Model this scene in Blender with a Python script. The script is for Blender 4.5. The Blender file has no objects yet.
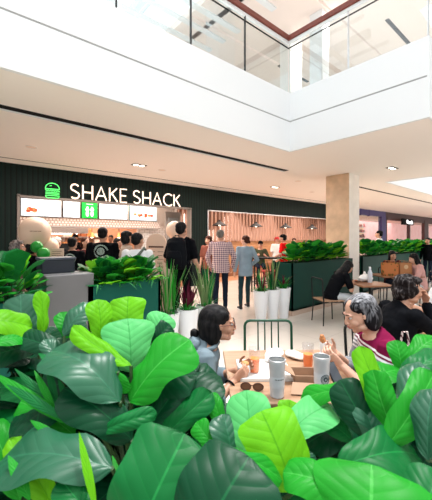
import bpy, bmesh, math, random
from mathutils import Vector, Matrix, Euler, noise
from bisect import bisect

SC = bpy.context.scene
COL = SC.collection
R = math.radians
PI = math.pi
V3 = Vector

# ------------------------------------------------------------------ camera, world, light, exposure
FPX = 318.0                      # focal length in pixels of a 432x500 frame
EYE = 1.60                       # camera height
HOR = 238.0                      # horizon row
YAW = R(-40.75)                  # camera heading away from the shop-front axis
CY, SY = math.cos(YAW), math.sin(YAW)
FWD = V3((-SY, CY, 0)); RGT = V3((CY, SY, 0))

cam = bpy.data.cameras.new('camera'); camo = bpy.data.objects.new('camera', cam); COL.objects.link(camo)
cam.sensor_fit = 'HORIZONTAL'; cam.sensor_width = 36.0
cam.lens = FPX / 432.0 * 36.0
cam.shift_y = -(250.0 - HOR) / 432.0
cam.clip_start = 0.05; cam.clip_end = 300
camo.location = (0, 0, EYE); camo.rotation_euler = (R(90), 0, YAW)
cam.dof.use_dof = True; cam.dof.focus_distance = 2.7; cam.dof.aperture_fstop = 7.0
SC.camera = camo

SC.view_settings.view_transform = 'Standard'; SC.view_settings.look = 'None'
SC.view_settings.exposure = 0.45; SC.view_settings.gamma = 1.0
SC.view_settings.use_curve_mapping = False
SC.cycles.max_bounces = 8; SC.cycles.transparent_max_bounces = 12
SC.cycles.sample_clamp_indirect = 6.0

wd = bpy.data.worlds.new('world'); SC.world = wd; wd.use_nodes = True
wn = wd.node_tree.nodes; wl = wd.node_tree.links; wn.clear()
wo = wn.new('ShaderNodeOutputWorld'); wb = wn.new('ShaderNodeBackground')
wt = wn.new('ShaderNodeTexCoord'); wsx = wn.new('ShaderNodeSeparateXYZ'); wr = wn.new('ShaderNodeValToRGB')
wl.new(wt.outputs['Generated'], wsx.inputs[0]); wl.new(wsx.outputs['Z'], wr.inputs[0])
wr.color_ramp.elements[0].position = 0.0; wr.color_ramp.elements[0].color = (0.34, 0.34, 0.34, 1)
wr.color_ramp.elements[1].position = 0.70; wr.color_ramp.elements[1].color = (1.62, 1.68, 1.74, 1)
wl.new(wr.outputs[0], wb.inputs[0]); wb.inputs[1].default_value = 1.0
wl.new(wb.outputs[0], wo.inputs[0])

def sun(direction, energy, angle, color):
    l = bpy.data.lights.new('skylight_sun', 'SUN'); l.energy = energy; l.angle = R(angle); l.color = color
    o = bpy.data.objects.new('skylight_sun', l); COL.objects.link(o)
    o.rotation_euler = V3(direction).to_track_quat('-Z', 'Y').to_euler()
sun((-0.20, -0.03, -1.0), 3.6, 14, (1.0, 0.99, 0.97))

def area(name, loc, size, energy, color, target=None, sizey=None):
    l = bpy.data.lights.new(name, 'AREA'); l.energy = energy; l.color = color
    l.shape = 'RECTANGLE'; l.size = size; l.size_y = sizey or size
    o = bpy.data.objects.new(name, l); COL.objects.link(o); o.location = loc
    if target is not None:
        o.rotation_euler = (V3(target) - V3(loc)).to_track_quat('-Z', 'Y').to_euler()
    return o
# ceiling light panels inside the shops (their own lighting)
area('shop_light', (3.8, 10.6, 2.93), 3.6, 165, (1.0, 0.72, 0.55), None, 3.0)
area('shop_light', (11.5, 9.4, 2.93), 9.0, 150, (1.0, 0.82, 0.72), None, 1.2)
area('shop_light', (20.0, 10.4, 2.93), 3.6, 90, (1.0, 0.78, 0.66), None, 2.6)
area('shop_light', (27.0, 10.4, 2.93), 8.0, 130, (1.0, 0.70, 0.66), None, 2.6)
area('gallery_light', (8.44, 4.47, 7.86), 0.3, 45, (1.0, 0.93, 0.88))
area('gallery_light', (9.1, 5.5, 7.86), 0.3, 45, (1.0, 0.93, 0.88))
# downlights of the concourse soffit, gathered as long low-power panels at the recessed fittings
area('soffit_light', (4.2, 6.6, 3.27), 6.0, 210, (1.0, 0.88, 0.80), None, 0.5)
area('soffit_light', (12.5, 6.6, 3.27), 8.0, 240, (1.0, 0.84, 0.74), None, 0.5)

# ------------------------------------------------------------------ where things stand
def W(X, Y, z=0.0):
    """ground plan point: X metres to the right of the viewer, Y metres ahead"""
    return FWD * Y + RGT * X + V3((0, 0, z))
def at(px, py, Y):
    """a point seen along a line of sight at distance Y"""
    return W((px - 216.0) / FPX * Y, Y, EYE - (py - HOR) / FPX * Y)
def onV(px, py, v):
    t = (px - 216.0) / FPX
    return at(px, py, v / (CY + SY * t))
def onU(px, py, u):
    t = (px - 216.0) / FPX
    return at(px, py, u / (-SY + CY * t))

# ------------------------------------------------------------------ object bookkeeping
def setp(o, label=None, cat=None, group=None, kind=None):
    if label: o['label'] = label
    if cat: o['category'] = cat
    if group: o['group'] = group
    if kind: o['kind'] = kind
    return o
def thing(name, label, cat, loc=(0, 0, 0), rz=0.0, group=None):
    o = bpy.data.objects.new(name, None); COL.objects.link(o)
    o.location = loc; o.rotation_euler = (0, 0, rz); o.empty_display_size = 0.1
    return setp(o, label, cat, group)
def copy_tree(o, parent=None):
    c = o.copy(); COL.objects.link(c)
    if parent is not None: c.parent = parent
    for ch in list(o.children): copy_tree(ch, c)
    return c
def dup(root, loc, rz, label=None, scale=None, group=None):
    c = copy_tree(root); c.location = loc; c.rotation_euler = (0, 0, rz)
    if label: c['label'] = label
    if group: c['group'] = group
    if scale: c.scale = (scale, scale, scale)
    return c

# ------------------------------------------------------------------ materials
def mat(name, col, rough=0.6, metal=0.0, emit=None, estr=0.0, noise_amt=0.0, nscale=8.0, bump=0.0, bscale=40.0,
        trans=0.0, alpha=1.0, spec=0.5, sheen=0.0, ior=1.45):
    m = bpy.data.materials.new(name); m.use_nodes = True
    nt = m.node_tree; n = nt.nodes; l = nt.links
    b = n['Principled BSDF']
    b.inputs['Roughness'].default_value = rough; b.inputs['Metallic'].default_value = metal
    b.inputs['Specular IOR Level'].default_value = spec; b.inputs['IOR'].default_value = ior
    c4 = (col[0], col[1], col[2], 1)
    b.inputs['Base Color'].default_value = c4
    if sheen: b.inputs['Sheen Weight'].default_value = sheen
    if trans: b.inputs['Transmission Weight'].default_value = trans
    if alpha < 1: b.inputs['Alpha'].default_value = alpha
    if emit: b.inputs['Emission Color'].default_value = (emit[0], emit[1], emit[2], 1); b.inputs['Emission Strength'].default_value = estr
    tc = n.new('ShaderNodeTexCoord')
    if noise_amt:
        t = n.new('ShaderNodeTexNoise'); t.inputs['Scale'].default_value = nscale; t.inputs['Detail'].default_value = 5
        r = n.new('ShaderNodeValToRGB'); l.new(tc.outputs['Object'], t.inputs['Vector']); l.new(t.outputs['Fac'], r.inputs[0])
        k = noise_amt
        r.color_ramp.elements[0].position = 0.3; r.color_ramp.elements[0].color = tuple(max(0, x * (1 - k)) for x in col) + (1,)
        r.color_ramp.elements[1].position = 0.7; r.color_ramp.elements[1].color = tuple(min(1, x * (1 + k)) for x in col) + (1,)
        l.new(r.outputs[0], b.inputs['Base Color'])
    if bump:
        t = n.new('ShaderNodeTexNoise'); t.inputs['Scale'].default_value = bscale; t.inputs['Detail'].default_value = 4
        l.new(tc.outputs['Object'], t.inputs['Vector'])
        bp = n.new('ShaderNodeBump'); bp.inputs['Strength'].default_value = bump; bp.inputs['Distance'].default_value = 0.01
        l.new(t.outputs['Fac'], bp.inputs['Height']); l.new(bp.outputs[0], b.inputs['Normal'])
    return m
def nodes_of(m):
    return m.node_tree.nodes, m.node_tree.links, m.node_tree.nodes['Principled BSDF']
def mth(n, l, op, a, b=None):
    x = n.new('ShaderNodeMath'); x.operation = op
    for i, v in enumerate((a, b)):
        if v is None: continue
        if isinstance(v, (int, float)): x.inputs[i].default_value = v
        else: l.new(v, x.inputs[i])
    return x.outputs[0]
def mix(n, l, f, a, b):
    x = n.new('ShaderNodeMix'); x.data_type = 'RGBA'
    if isinstance(f, (int, float)): x.inputs[0].default_value = f
    else: l.new(f, x.inputs[0])
    for i, v in ((6, a), (7, b)):
        if isinstance(v, (tuple, list)): x.inputs[i].default_value = (v[0], v[1], v[2], 1)
        else: l.new(v, x.inputs[i])
    return x.outputs[2]
def coords(n, l, kind='Object'):
    tc = n.new('ShaderNodeTexCoord'); s = n.new('ShaderNodeSeparateXYZ'); l.new(tc.outputs[kind], s.inputs[0])
    return s.outputs[0], s.outputs[1], s.outputs[2]
def stripes(n, l, v, period, duty):
    """1 inside the first duty share of each period"""
    f = mth(n, l, 'FRACT', mth(n, l, 'MULTIPLY', v, 1.0 / period))
    return mth(n, l, 'LESS_THAN', f, duty)

def wood(name, a, b, scale=3.0, axis='X', rough=0.45):
    m = mat(name, a, rough); n, l, bs = nodes_of(m)
    tc = n.new('ShaderNodeTexCoord'); mp = n.new('ShaderNodeMapping')
    mp.inputs['Scale'].default_value = {'X': (1, 9, 9), 'Y': (9, 1, 9), 'Z': (9, 9, 1)}[axis]
    t = n.new('ShaderNodeTexNoise'); t.inputs['Scale'].default_value = scale; t.inputs['Detail'].default_value = 6
    r = n.new('ShaderNodeValToRGB')
    r.color_ramp.elements[0].position = .35; r.color_ramp.elements[0].color = (*a, 1)
    r.color_ramp.elements[1].position = .68; r.color_ramp.elements[1].color = (*b, 1)
    l.new(tc.outputs['Object'], mp.inputs[0]); l.new(mp.outputs[0], t.inputs['Vector']); l.new(t.outputs['Fac'], r.inputs[0]); l.new(r.outputs[0], bs.inputs['Base Color'])
    return m

def leaf_mat(name, col, vein, back, rough=0.36, transl=0.25, spec=0.16):
    """broad leaf: pale midrib and side veins along its UVs, a little light passing through"""
    m = mat(name, col, rough, spec=spec); n, l, bs = nodes_of(m)
    u, v, _ = coords(n, l, 'UV')
    av = mth(n, l, 'ABSOLUTE', mth(n, l, 'SUBTRACT', v, 0.5))
    mid = mth(n, l, 'LESS_THAN', av, 0.014)
    w = mth(n, l, 'FRACT', mth(n, l, 'MULTIPLY', mth(n, l, 'SUBTRACT', u, mth(n, l, 'MULTIPLY', av, 0.55)), 7.0))
    side = mth(n, l, 'LESS_THAN', w, 0.07)
    vn = mth(n, l, 'MAXIMUM', mid, mth(n, l, 'MULTIPLY', side, 0.28))
    tc = n.new('ShaderNodeTexCoord'); t = n.new('ShaderNodeTexNoise'); t.inputs['Scale'].default_value = 9; l.new(tc.outputs['Object'], t.inputs['Vector'])
    base = mix(n, l, t.outputs['Fac'], tuple(c * 0.72 for c in col), tuple(c * 1.25 for c in col))
    geo = n.new('ShaderNodeNewGeometry')
    c = mix(n, l, vn, base, vein)
    c = mix(n, l, geo.outputs['Backfacing'], c, back)
    l.new(c, bs.inputs['Base Color'])
    bp = n.new('ShaderNodeBump'); bp.inputs['Strength'].default_value = 0.30; bp.inputs['Distance'].default_value = 0.003
    hh = mth(n, l, 'SUBTRACT', mth(n, l, 'SINE', mth(n, l, 'MULTIPLY', w, PI)), mth(n, l, 'MULTIPLY', mid, 1.5))
    l.new(hh, bp.inputs['Height']); l.new(bp.outputs[0], bs.inputs['Normal'])
    tr = n.new('ShaderNodeBsdfTranslucent'); l.new(c, tr.inputs[0])
    mx = n.new('ShaderNodeMixShader'); mx.inputs[0].default_value = transl
    l.new(bs.outputs[0], mx.inputs[1]); l.new(tr.outputs[0], mx.inputs[2])
    l.new(mx.outputs[0], n['Material Output'].inputs['Surface'])
    return m

# ------------------------------------------------------------------ mesh building
def ortho(d, hint=V3((0, 0, 1))):
    d = d.normalized()
    if abs(d.dot(hint)) > 0.98: hint = V3((1, 0, 0)) if abs(d.x) < 0.9 else V3((0, 1, 0))
    a = hint.cross(d).normalized()
    return a, d.cross(a).normalized()
class MB:
    def __init__(s): s.bm = bmesh.new(); s.uv = None
    def ring(s, c, a, b, ra, rb, n):
        return [s.bm.verts.new(c + a * (ra * math.cos(2 * PI * i / n)) + b * (rb * math.sin(2 * PI * i / n))) for i in range(n)]
    def skin(s, rings, cap=True, mi=0):
        n = len(rings[0])
        for A, B in zip(rings, rings[1:]):
            for i in range(n):
                f = s.bm.faces.new((A[i], A[(i + 1) % n], B[(i + 1) % n], B[i])); f.material_index = mi
        if cap:
            f = s.bm.faces.new(list(reversed(rings[0]))); f.material_index = mi
            f = s.bm.faces.new(rings[-1]); f.material_index = mi
        return s
    def tube(s, pts, r, n=10, cap=True, closed=False, mi=0):
        pts = [V3(p) for p in pts]; m = len(pts); rr = r if isinstance(r, (list, tuple)) else [r] * m
        rings = []; a = None
        for i, p in enumerate(pts):
            if closed: t = (pts[(i + 1) % m] - pts[i - 1])
            else: t = pts[min(i + 1, m - 1)] - pts[max(i - 1, 0)]
            if t.length < 1e-9: t = V3((0, 0, 1))
            t.normalize()
            if a is None: a, b = ortho(t)
            else:
                a = a - t * a.dot(t); a = a.normalized() if a.length > 1e-6 else ortho(t)[0]; b = t.cross(a)
            rings.append(s.ring(p, a, b, rr[i], rr[i], n))
        if closed: rings.append(rings[0]); return s.skin(rings, False, mi)
        return s.skin(rings, cap, mi)
    def capsule(s, p0, p1, r0, r1=None, n=12):
        r1 = r0 if r1 is None else r1; p0, p1 = V3(p0), V3(p1); d = p1 - p0
        if d.length < 1e-6: d = V3((0, 0, 1e-4))
        t = d.normalized(); a, b = ortho(t); rings = []
        for k in (-80, -50, -20): q = R(k); rings.append(s.ring(p0 + t * (r0 * math.sin(q)), a, b, r0 * math.cos(q), r0 * math.cos(q), n))
        for k in (20, 50, 80): q = R(k); rings.append(s.ring(p1 + t * (r1 * math.sin(q)), a, b, r1 * math.cos(q), r1 * math.cos(q), n))
        return s.skin(rings)
    def chain(s, pts, n=12):
        for (p, r), (q, t) in zip(pts, pts[1:]): s.capsule(p, q, r, t, n)
        return s
    def loft(s, secs, side, n=20, cap=True):
        """secs: (centre, half width along side, half depth[, tangent])"""
        rings = []; m = len(secs); side = V3(side)
        for i, q in enumerate(secs):
            c, ra, rb = V3(q[0]), q[1], q[2]
            t = V3(q[3]) if len(q) > 3 else V3(secs[min(i + 1, m - 1)][0]) - V3(secs[max(i - 1, 0)][0])
            t.normalize(); a = (side - t * side.dot(t)).normalized(); b = t.cross(a)
            rings.append(s.ring(c, a, b, ra, rb, n))
        return s.skin(rings, cap)
    def ell(s, c, r, m3=None, nu=18, nv=12):
        if not isinstance(r, (tuple, list)): r = (r, r, r)
        rings = []; c = V3(c); m3 = m3 or Matrix.Identity(3)
        for j in range(nv):
            q = PI * (j + 0.5) / nv - PI / 2
            rings.append([s.bm.verts.new(c + m3 @ V3((r[0] * math.cos(q) * math.cos(2 * PI * i / nu), r[1] * math.cos(q) * math.sin(2 * PI * i / nu), r[2] * math.sin(q)))) for i in range(nu)])
        return s.skin(rings)
    def box(s, lo, hi, bev=0.0, seg=2, M=None, mi=0):
        lo, hi = V3(lo), V3(hi)
        vs = [s.bm.verts.new(V3((x, y, z))) for x in (lo.x, hi.x) for y in (lo.y, hi.y) for z in (lo.z, hi.z)]
        fs = []
        for q in ((0, 1, 3, 2), (4, 6, 7, 5), (0, 4, 5, 1), (2, 3, 7, 6), (0, 2, 6, 4), (1, 5, 7, 3)):
            f = s.bm.faces.new([vs[i] for i in q]); f.material_index = mi; fs.append(f)
        allv = list(vs)
        if bev:
            es = list({e for f in fs for e in f.edges})
            g = bmesh.ops.bevel(s.bm, geom=es, offset=bev, segments=seg, profile=0.5, affect='EDGES')
            allv = list({v for f in g['faces'] for v in f.verts} | {v for v in vs if v.is_valid})
        if M is not None:
            for v in allv: v.co = M @ v.co
        return s
    def prism(s, poly, z0, z1, M=None, mi=0, bev=0.0):
        a = [s.bm.verts.new(V3((x, y, z0))) for x, y in poly]; b = [s.bm.verts.new(V3((x, y, z1))) for x, y in poly]
        n = len(poly); fs = [s.bm.faces.new(list(reversed(a))), s.bm.faces.new(b)]
        for i in range(n): fs.append(s.bm.faces.new((a[i], a[(i + 1) % n], b[(i + 1) % n], b[i])))
        for f in fs: f.material_index = mi
        vs = a + b
        if bev:
            g = bmesh.ops.bevel(s.bm, geom=list({e for f in fs for e in f.edges}), offset=bev, segments=2, profile=0.5, affect='EDGES')
            vs = list({v for f in g['faces'] for v in f.verts} | {v for v in vs if v.is_valid})
        if M is not None:
            for v in vs: v.co = M @ v.co
        return s
    def lathe(s, prof, c=(0, 0, 0), n=32, M=None, cap=True, mi=0):
        c = V3(c); rings = []
        for r, z in prof:
            ring = [V3((r * math.cos(2 * PI * i / n), r * math.sin(2 * PI * i / n), z)) for i in range(n)]
            rings.append([s.bm.verts.new(c + (M @ q if M is not None else q)) for q in ring])
        return s.skin(rings, cap, mi)
    def build(s, name, m, parent=None, smooth=True, voxel=None, sm=4, disp=None, sub=0, sharp=40, solid=0.0):
        bm = s.bm; bmesh.ops.recalc_face_normals(bm, faces=bm.faces)
        me = bpy.data.meshes.new(name); bm.to_mesh(me); bm.free()
        if voxel or sub or solid:
            t = bpy.data.objects.new('tmp', me); COL.objects.link(t)
            if voxel:
                x = t.modifiers.new('r', 'REMESH'); x.mode = 'VOXEL'; x.voxel_size = voxel
                if sm: y = t.modifiers.new('s', 'SMOOTH'); y.factor = 0.5; y.iterations = sm
            if solid: y = t.modifiers.new('so', 'SOLIDIFY'); y.thickness = solid
            if sub: y = t.modifiers.new('ss', 'SUBSURF'); y.levels = sub; y.render_levels = sub
            dg = bpy.context.evaluated_depsgraph_get(); ev = t.evaluated_get(dg)
            nm = bpy.data.meshes.new_from_object(ev)
            bpy.data.objects.remove(t); bpy.data.meshes.remove(me); me = nm; me.name = name
        if disp:
            amp, sc = disp; me.update()
            nn = [v.normal.copy() for v in me.vertices]
            for v, q in zip(me.vertices, nn):
                v.co += q * (amp * noise.fractal(v.co * sc, 1.0, 2.0, 3))
            me.update()
        for x in (m if isinstance(m, (list, tuple)) else [m]): me.materials.append(x)
        me.polygons.foreach_set('use_smooth', [bool(smooth)] * len(me.polygons))
        if smooth and sharp and not voxel:
            try: me.set_sharp_from_angle(angle=R(sharp))
            except Exception: pass
        o = bpy.data.objects.new(name, me); COL.objects.link(o)
        if parent is not None: o.parent = parent
        return o
def struct(mb, name, m, **k):
    o = mb.build(name, m, None, **k); o['kind'] = 'structure'; return o
def sbox(name, m, lo, hi, bev=0.0):
    return struct(MB().box(lo, hi, bev), name, m, smooth=False)
# ------------------------------------------------------------------ shared materials
M = {}
M['white'] = mat('white_paint', (0.80, 0.825, 0.84), 0.6)
M['groove'] = mat('groove_grey', (0.40, 0.41, 0.42), 0.7)
M['soffit'] = mat('soffit_paint', (0.92, 0.86, 0.81), 0.7)
M['upper_ceiling'] = mat('upper_ceiling_paint', (0.86, 0.76, 0.70), 0.8)
M['black'] = mat('matte_black', (0.008, 0.008, 0.009), 0.7, spec=0.1)
M['black_metal'] = mat('black_metal', (0.012, 0.013, 0.013), 0.5, spec=0.25)
M['steel'] = mat('brushed_steel', (0.62, 0.62, 0.63), 0.34, metal=0.85, noise_amt=0.08, nscale=30)
M['silver_panel'] = mat('silver_grey_panel', (0.17, 0.168, 0.172), 0.5, metal=0.2, noise_amt=0.06, nscale=3)
M['handrail'] = wood('red_brown_handrail', (0.13, 0.028, 0.018), (0.22, 0.05, 0.03), 3)
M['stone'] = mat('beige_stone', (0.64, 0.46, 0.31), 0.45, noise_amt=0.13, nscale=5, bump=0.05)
M['stone_pale'] = mat('stone_paler_face', (0.86, 0.82, 0.76), 0.45, noise_amt=0.05, nscale=5)
M['plaster'] = mat('pale_plaster', (0.78, 0.76, 0.73), 0.8)
M['pot_white'] = mat('white_pot', (0.80, 0.82, 0.84), 0.35)
M['soil'] = mat('dark_soil', (0.02, 0.014, 0.01), 0.95, noise_amt=0.4, nscale=40, bump=0.6)
M['planter_green'] = mat('dark_green_lacquer', (0.002, 0.040, 0.028), 0.5, spec=0.2, noise_amt=0.08, nscale=2)
M['planter_teal'] = mat('teal_green_lacquer', (0.003, 0.085, 0.060), 0.5, spec=0.2, noise_amt=0.08, nscale=2)
M['kick'] = mat('beige_kick_stone', (0.50, 0.38, 0.30), 0.5, noise_amt=0.1)
M['neon_cream'] = mat('cream_neon', (1, 0.9, 0.8), 0.5, emit=(1.0, 0.74, 0.56), estr=0.95)
M['neon_green'] = mat('green_neon', (0.1, 1, 0.2), 0.5, emit=(0.13, 0.95, 0.17), estr=1.0)
M['lamp'] = mat('lit_lamp', (1, 1, 1), 0.5, emit=(1.0, 0.88, 0.72), estr=5.0)
M['screen'] = mat('lit_white_screen', (0.9, 0.9, 0.9), 0.3, emit=(0.80, 0.92, 1.0), estr=0.72)
M['screen_green'] = mat('lit_green_screen', (0.03, 0.6, 0.08), 0.3, emit=(0.01, 0.50, 0.06), estr=0.8)
M['screen_print'] = mat('grey_print', (0.25, 0.27, 0.28), 0.5)
M['food_red'] = mat('food_picture', (0.5, 0.08, 0.03), 0.4, emit=(0.75, 0.16, 0.05), estr=0.5, noise_amt=0.5, nscale=14)
M['food_tan'] = mat('bun_picture', (0.6, 0.32, 0.12), 0.4, emit=(0.8, 0.42, 0.2), estr=0.4, noise_amt=0.3, nscale=12)
M['warm_wall'] = mat('warm_tan_wall', (0.60, 0.36, 0.24), 0.6, noise_amt=0.1)
M['white_tile'] = mat('white_tile', (0.8, 0.76, 0.72), 0.25)
M['wood_mid'] = wood('mid_wood', (0.36, 0.17, 0.075), (0.50, 0.26, 0.12), 3, 'X')
M['wood_slat'] = wood('slat_wood', (0.34, 0.19, 0.13), (0.43, 0.26, 0.19), 2, 'Z')
M['wood_table'] = wood('oak_tabletop', (0.30, 0.165, 0.095), (0.42, 0.26, 0.165), 2.2, 'X', 0.4)
M['wood_dark'] = wood('brown_wood', (0.22, 0.09, 0.04), (0.34, 0.15, 0.07), 3, 'X')
M['green_metal'] = mat('green_painted_metal', (0.004, 0.06, 0.028), 0.35)
M['blue_frame'] = mat('indigo_frame', (0.045, 0.035, 0.17), 0.4)
M['maroon'] = mat('maroon_fascia', (0.05, 0.018, 0.02), 0.45)
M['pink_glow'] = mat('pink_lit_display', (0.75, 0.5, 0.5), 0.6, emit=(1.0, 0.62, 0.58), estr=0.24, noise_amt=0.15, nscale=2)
M['strip_glow'] = mat('lit_white_strip', (1, 1, 1), 0.5, emit=(1.0, 0.86, 0.78), estr=2.3)
M['paper_cream'] = mat('cream_card', (0.75, 0.56, 0.43), 0.7)
M['kraft'] = mat('kraft_paper', (0.36, 0.22, 0.14), 0.75, noise_amt=0.06, nscale=20)
M['paper_white'] = mat('white_paper', (0.82, 0.81, 0.78), 0.7, bump=0.3, bscale=30)

# glass of railings: thin clear pane
def glass_mat(name, tint, a=0.12):
    m = bpy.data.materials.new(name); m.use_nodes = True; n = m.node_tree.nodes; l = m.node_tree.links
    n.clear(); o = n.new('ShaderNodeOutputMaterial'); t = n.new('ShaderNodeBsdfTransparent'); g = n.new('ShaderNodeBsdfGlossy')
    t.inputs[0].default_value = (*tint, 1); g.inputs['Roughness'].default_value = 0.02
    f = n.new('ShaderNodeMixShader'); f.inputs[0].default_value = a
    l.new(t.outputs[0], f.inputs[1]); l.new(g.outputs[0], f.inputs[2]); l.new(f.outputs[0], o.inputs[0]); return m
M['glass'] = glass_mat('railing_glass', (0.93, 0.97, 0.97), 0.10)
M['cup_clear'] = glass_mat('clear_plastic', (0.96, 0.96, 0.97), 0.05)

# floor: large cream tiles
m = mat('cream_floor_tile', (0.60, 0.55, 0.49), 0.22, spec=0.5); n, l, bs = nodes_of(m)
x, y, z = coords(n, l)
j = mth(n, l, 'MAXIMUM', stripes(n, l, x, 0.9, 0.006), stripes(n, l, y, 0.9, 0.006))
tc = n.new('ShaderNodeTexCoord'); t = n.new('ShaderNodeTexNoise'); t.inputs['Scale'].default_value = 2.5; t.inputs['Detail'].default_value = 6; l.new(tc.outputs['Object'], t.inputs['Vector'])
c = mix(n, l, t.outputs['Fac'], (0.56, 0.50, 0.44), (0.68, 0.62, 0.55)); c = mix(n, l, j, c, (0.42, 0.37, 0.33)); l.new(c, bs.inputs['Base Color'])
M['floor'] = m
m = mat('orange_lit_boards', (0.5, 0.26, 0.14), 0.3); n, l, bs = nodes_of(m)  # orange is the interior light, put into the board colours
x, y, z = coords(n, l); j = stripes(n, l, y, 0.14, 0.03)
c = mix(n, l, j, (0.52, 0.27, 0.15), (0.3, 0.15, 0.08)); l.new(c, bs.inputs['Base Color']); M['shop_floor'] = m
# fascia: dark green boards with fine upright ribs
m = mat('dark_green_ribbed_boards', (0.006, 0.02, 0.015), 0.7, spec=0.2); n, l, bs = nodes_of(m)
x, y, z = coords(n, l); s_ = mth(n, l, 'SINE', mth(n, l, 'MULTIPLY', x, 2 * PI / 0.11))
c = mix(n, l, mth(n, l, 'LESS_THAN', s_, -0.75), (0.0030, 0.011, 0.009), (0.0010, 0.003, 0.0025)); l.new(c, bs.inputs['Base Color'])
bp = n.new('ShaderNodeBump'); bp.inputs['Strength'].default_value = 0.25; bp.inputs['Distance'].default_value = 0.01; l.new(s_, bp.inputs['Height']); l.new(bp.outputs[0], bs.inputs['Normal'])
M['fascia'] = m
# penny / subway tiles
def tilemat(name, px, pz, a, b, g):
    m = mat(name, a, 0.3); n, l, bs = nodes_of(m); x, y, z = coords(n, l)
    row = mth(n, l, 'FLOOR', mth(n, l, 'MULTIPLY', z, 1 / pz)); off = mth(n, l, 'MULTIPLY', row, px * 0.5)
    j = mth(n, l, 'MAXIMUM', stripes(n, l, mth(n, l, 'ADD', x, off), px, g), stripes(n, l, z, pz, g)); l.new(mix(n, l, j, a, b), bs.inputs['Base Color']); return m
M['subway'] = tilemat('white_subway_tile', 0.2, 0.085, (0.80, 0.76, 0.72), (0.50, 0.44, 0.40), 0.10)
M['penny'] = tilemat('patterned_bead_tile', 0.09, 0.07, (0.90, 0.84, 0.80), (0.50, 0.34, 0.28), 0.26)

Z1, Z2, ZT = 3.30, 4.40, 7.9           # soffit, upper floor, upper ceiling
VS = 8.5                               # plane of the shop fronts

# ------------------------------------------------------------------ floor and soffits
sbox('floor', M['floor'], (-16, -14, -0.2), (44, VS + 0.15, 0))
sbox('floor_shop', M['shop_floor'], (-1, VS + 0.15, -0.2), (44, 13.2, 0))
# soffit slab with the atrium void cut out; a slot runs along it
sb = MB()
def slab(u0, v0, u1, v1): sb.box((u0, v0, Z1), (u1, v1, Z2 - 0.02))
slab(-14, 3.74, 10.2, 4.86); slab(10.2, 3.94, 44, 4.86); slab(-14, 4.98, 44, 8.6)
slab(5.11, 1.43, 10.2, 3.74); slab(5.45, -14, 10.2, 1.43)
struct(sb, 'ceiling', M['soffit'], smooth=False)
sbox('ceiling_slot', M['black'], (-14, 4.855, Z1 - 0.004), (6.6, 4.985, Z1 + 0.2))
sbox('ceiling_slot_further', M['black'], (9.6, 4.855, Z1 - 0.004), (44, 4.96, Z1 + 0.2))
sbox('ceiling_strip', M['soffit'], (6.6, 4.85, Z1), (9.6, 4.99, Z1 + 0.3))
sbox('trim_1', M['white'], (-14, 4.99, Z1 - 0.02), (6.6, 5.01, Z1 + 0.02))
sbox('ceiling_line', M['black'], (-14, 7.98, Z1 - 0.004), (17, 8.015, Z1 + 0.02))
# white bulkhead faces round the void: lower band, groove, upper band
fb = MB(); gb = MB()
def face_u(v, u0, u1):        # faces the viewer side (-V)
    fb.box((u0, v, Z1 - 0.03), (u1, v + 0.05, 3.835)); fb.box((u0, v, 3.86), (u1, v + 0.05, Z2)); gb.box((u0, v + 0.012, 3.80), (u1, v + 0.04, 3.89))
def face_v(u, v0, v1):
    fb.box((u, v0, Z1 - 0.03), (u + 0.05, v1, 3.835)); fb.box((u, v0, 3.86), (u + 0.05, v1, Z2)); gb.box((u + 0.012, v0, 3.80), (u + 0.04, v1, 3.89))
face_u(3.72, -14, 5.14); face_v(5.09, 1.43, 3.72)
fb.box((5.09, 1.40, Z1 - 0.03), (5.45, 1.43, Z2)); fb.box((5.43, -14, Z1 - 0.03), (5.48, 1.43, Z2))
fb.box((-14, 3.77, Z2 - 0.02), (5.14, 4.0, Z2 + 0.0))
struct(fb, 'wall_bulkhead', M['white'], smooth=False); struct(gb, 'trim_groove', M['groove'], smooth=False)
# second void further along: its white sides
sb = MB(); sb.box((10.2, 3.92, Z1 - 0.01), (44, 3.98, Z2)); sb.box((10.16, -14, Z1 - 0.01), (10.22, 3.94, Z2)); struct(sb, 'wall_bulkhead_far', M['white'], smooth=False)

# ------------------------------------------------------------------ gallery railing
t = thing('gallery_railing', 'glass railing with red-brown wooden handrail round the upper gallery edge', 'railing', (5.0, 3.8, Z2))
def lc(u, v, z): return (u - 5.0, v - 3.8, z - Z2)
hr = MB(); hr.box(lc(-14, 3.80, 5.50), lc(5.21, 3.90, 5.60), 0.012); hr.box(lc(5.17, -14, 5.50), lc(5.27, 3.90, 5.60), 0.012); hr.build('handrail', M['handrail'], t, smooth=False)
hr = MB(); hr.box(lc(-14, 3.835, 5.44), lc(5.2, 3.865, 5.50)); hr.box(lc(5.205, -14, 5.44), lc(5.235, 3.86, 5.50)); hr.build('rail_channel', M['white'], t, smooth=False)
hr = MB(); hr.box(lc(-14, 3.84, 5.36), lc(5.2, 3.86, 5.375)); hr.box(lc(5.21, -14, 5.36), lc(5.23, 3.86, 5.375)); hr.build('lower_rail', M['black_metal'], t, smooth=False)
us = [5.21, 3.98, 2.82, 1.66, 0.5, -0.7, -1.9]
for a, b in zip(us[1:], us): MB().box(lc(a + 0.01, 3.845, Z2), lc(b - 0.01, 3.857, 5.45)).build('glass_pane', M['glass'], t, smooth=False)
vs_ = [3.84, 2.62, 1.45, 0.3]
for a, b in zip(vs_[1:], vs_): MB().box(lc(5.213, a + 0.01, Z2), lc(5.225, b - 0.01, 5.45)).build('glass_pane', M['glass'], t, smooth=False)
for u in us[1:]: MB().box(lc(u - 0.007, 3.835, Z2), lc(u + 0.007, 3.87, 5.45)).build('post', M['black_metal'], t, smooth=False)
for v in vs_[1:]: MB().box(lc(5.20, v - 0.006, Z2), lc(5.24, v + 0.006, 5.45)).build('post', M['steel'], t, smooth=False)

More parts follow.
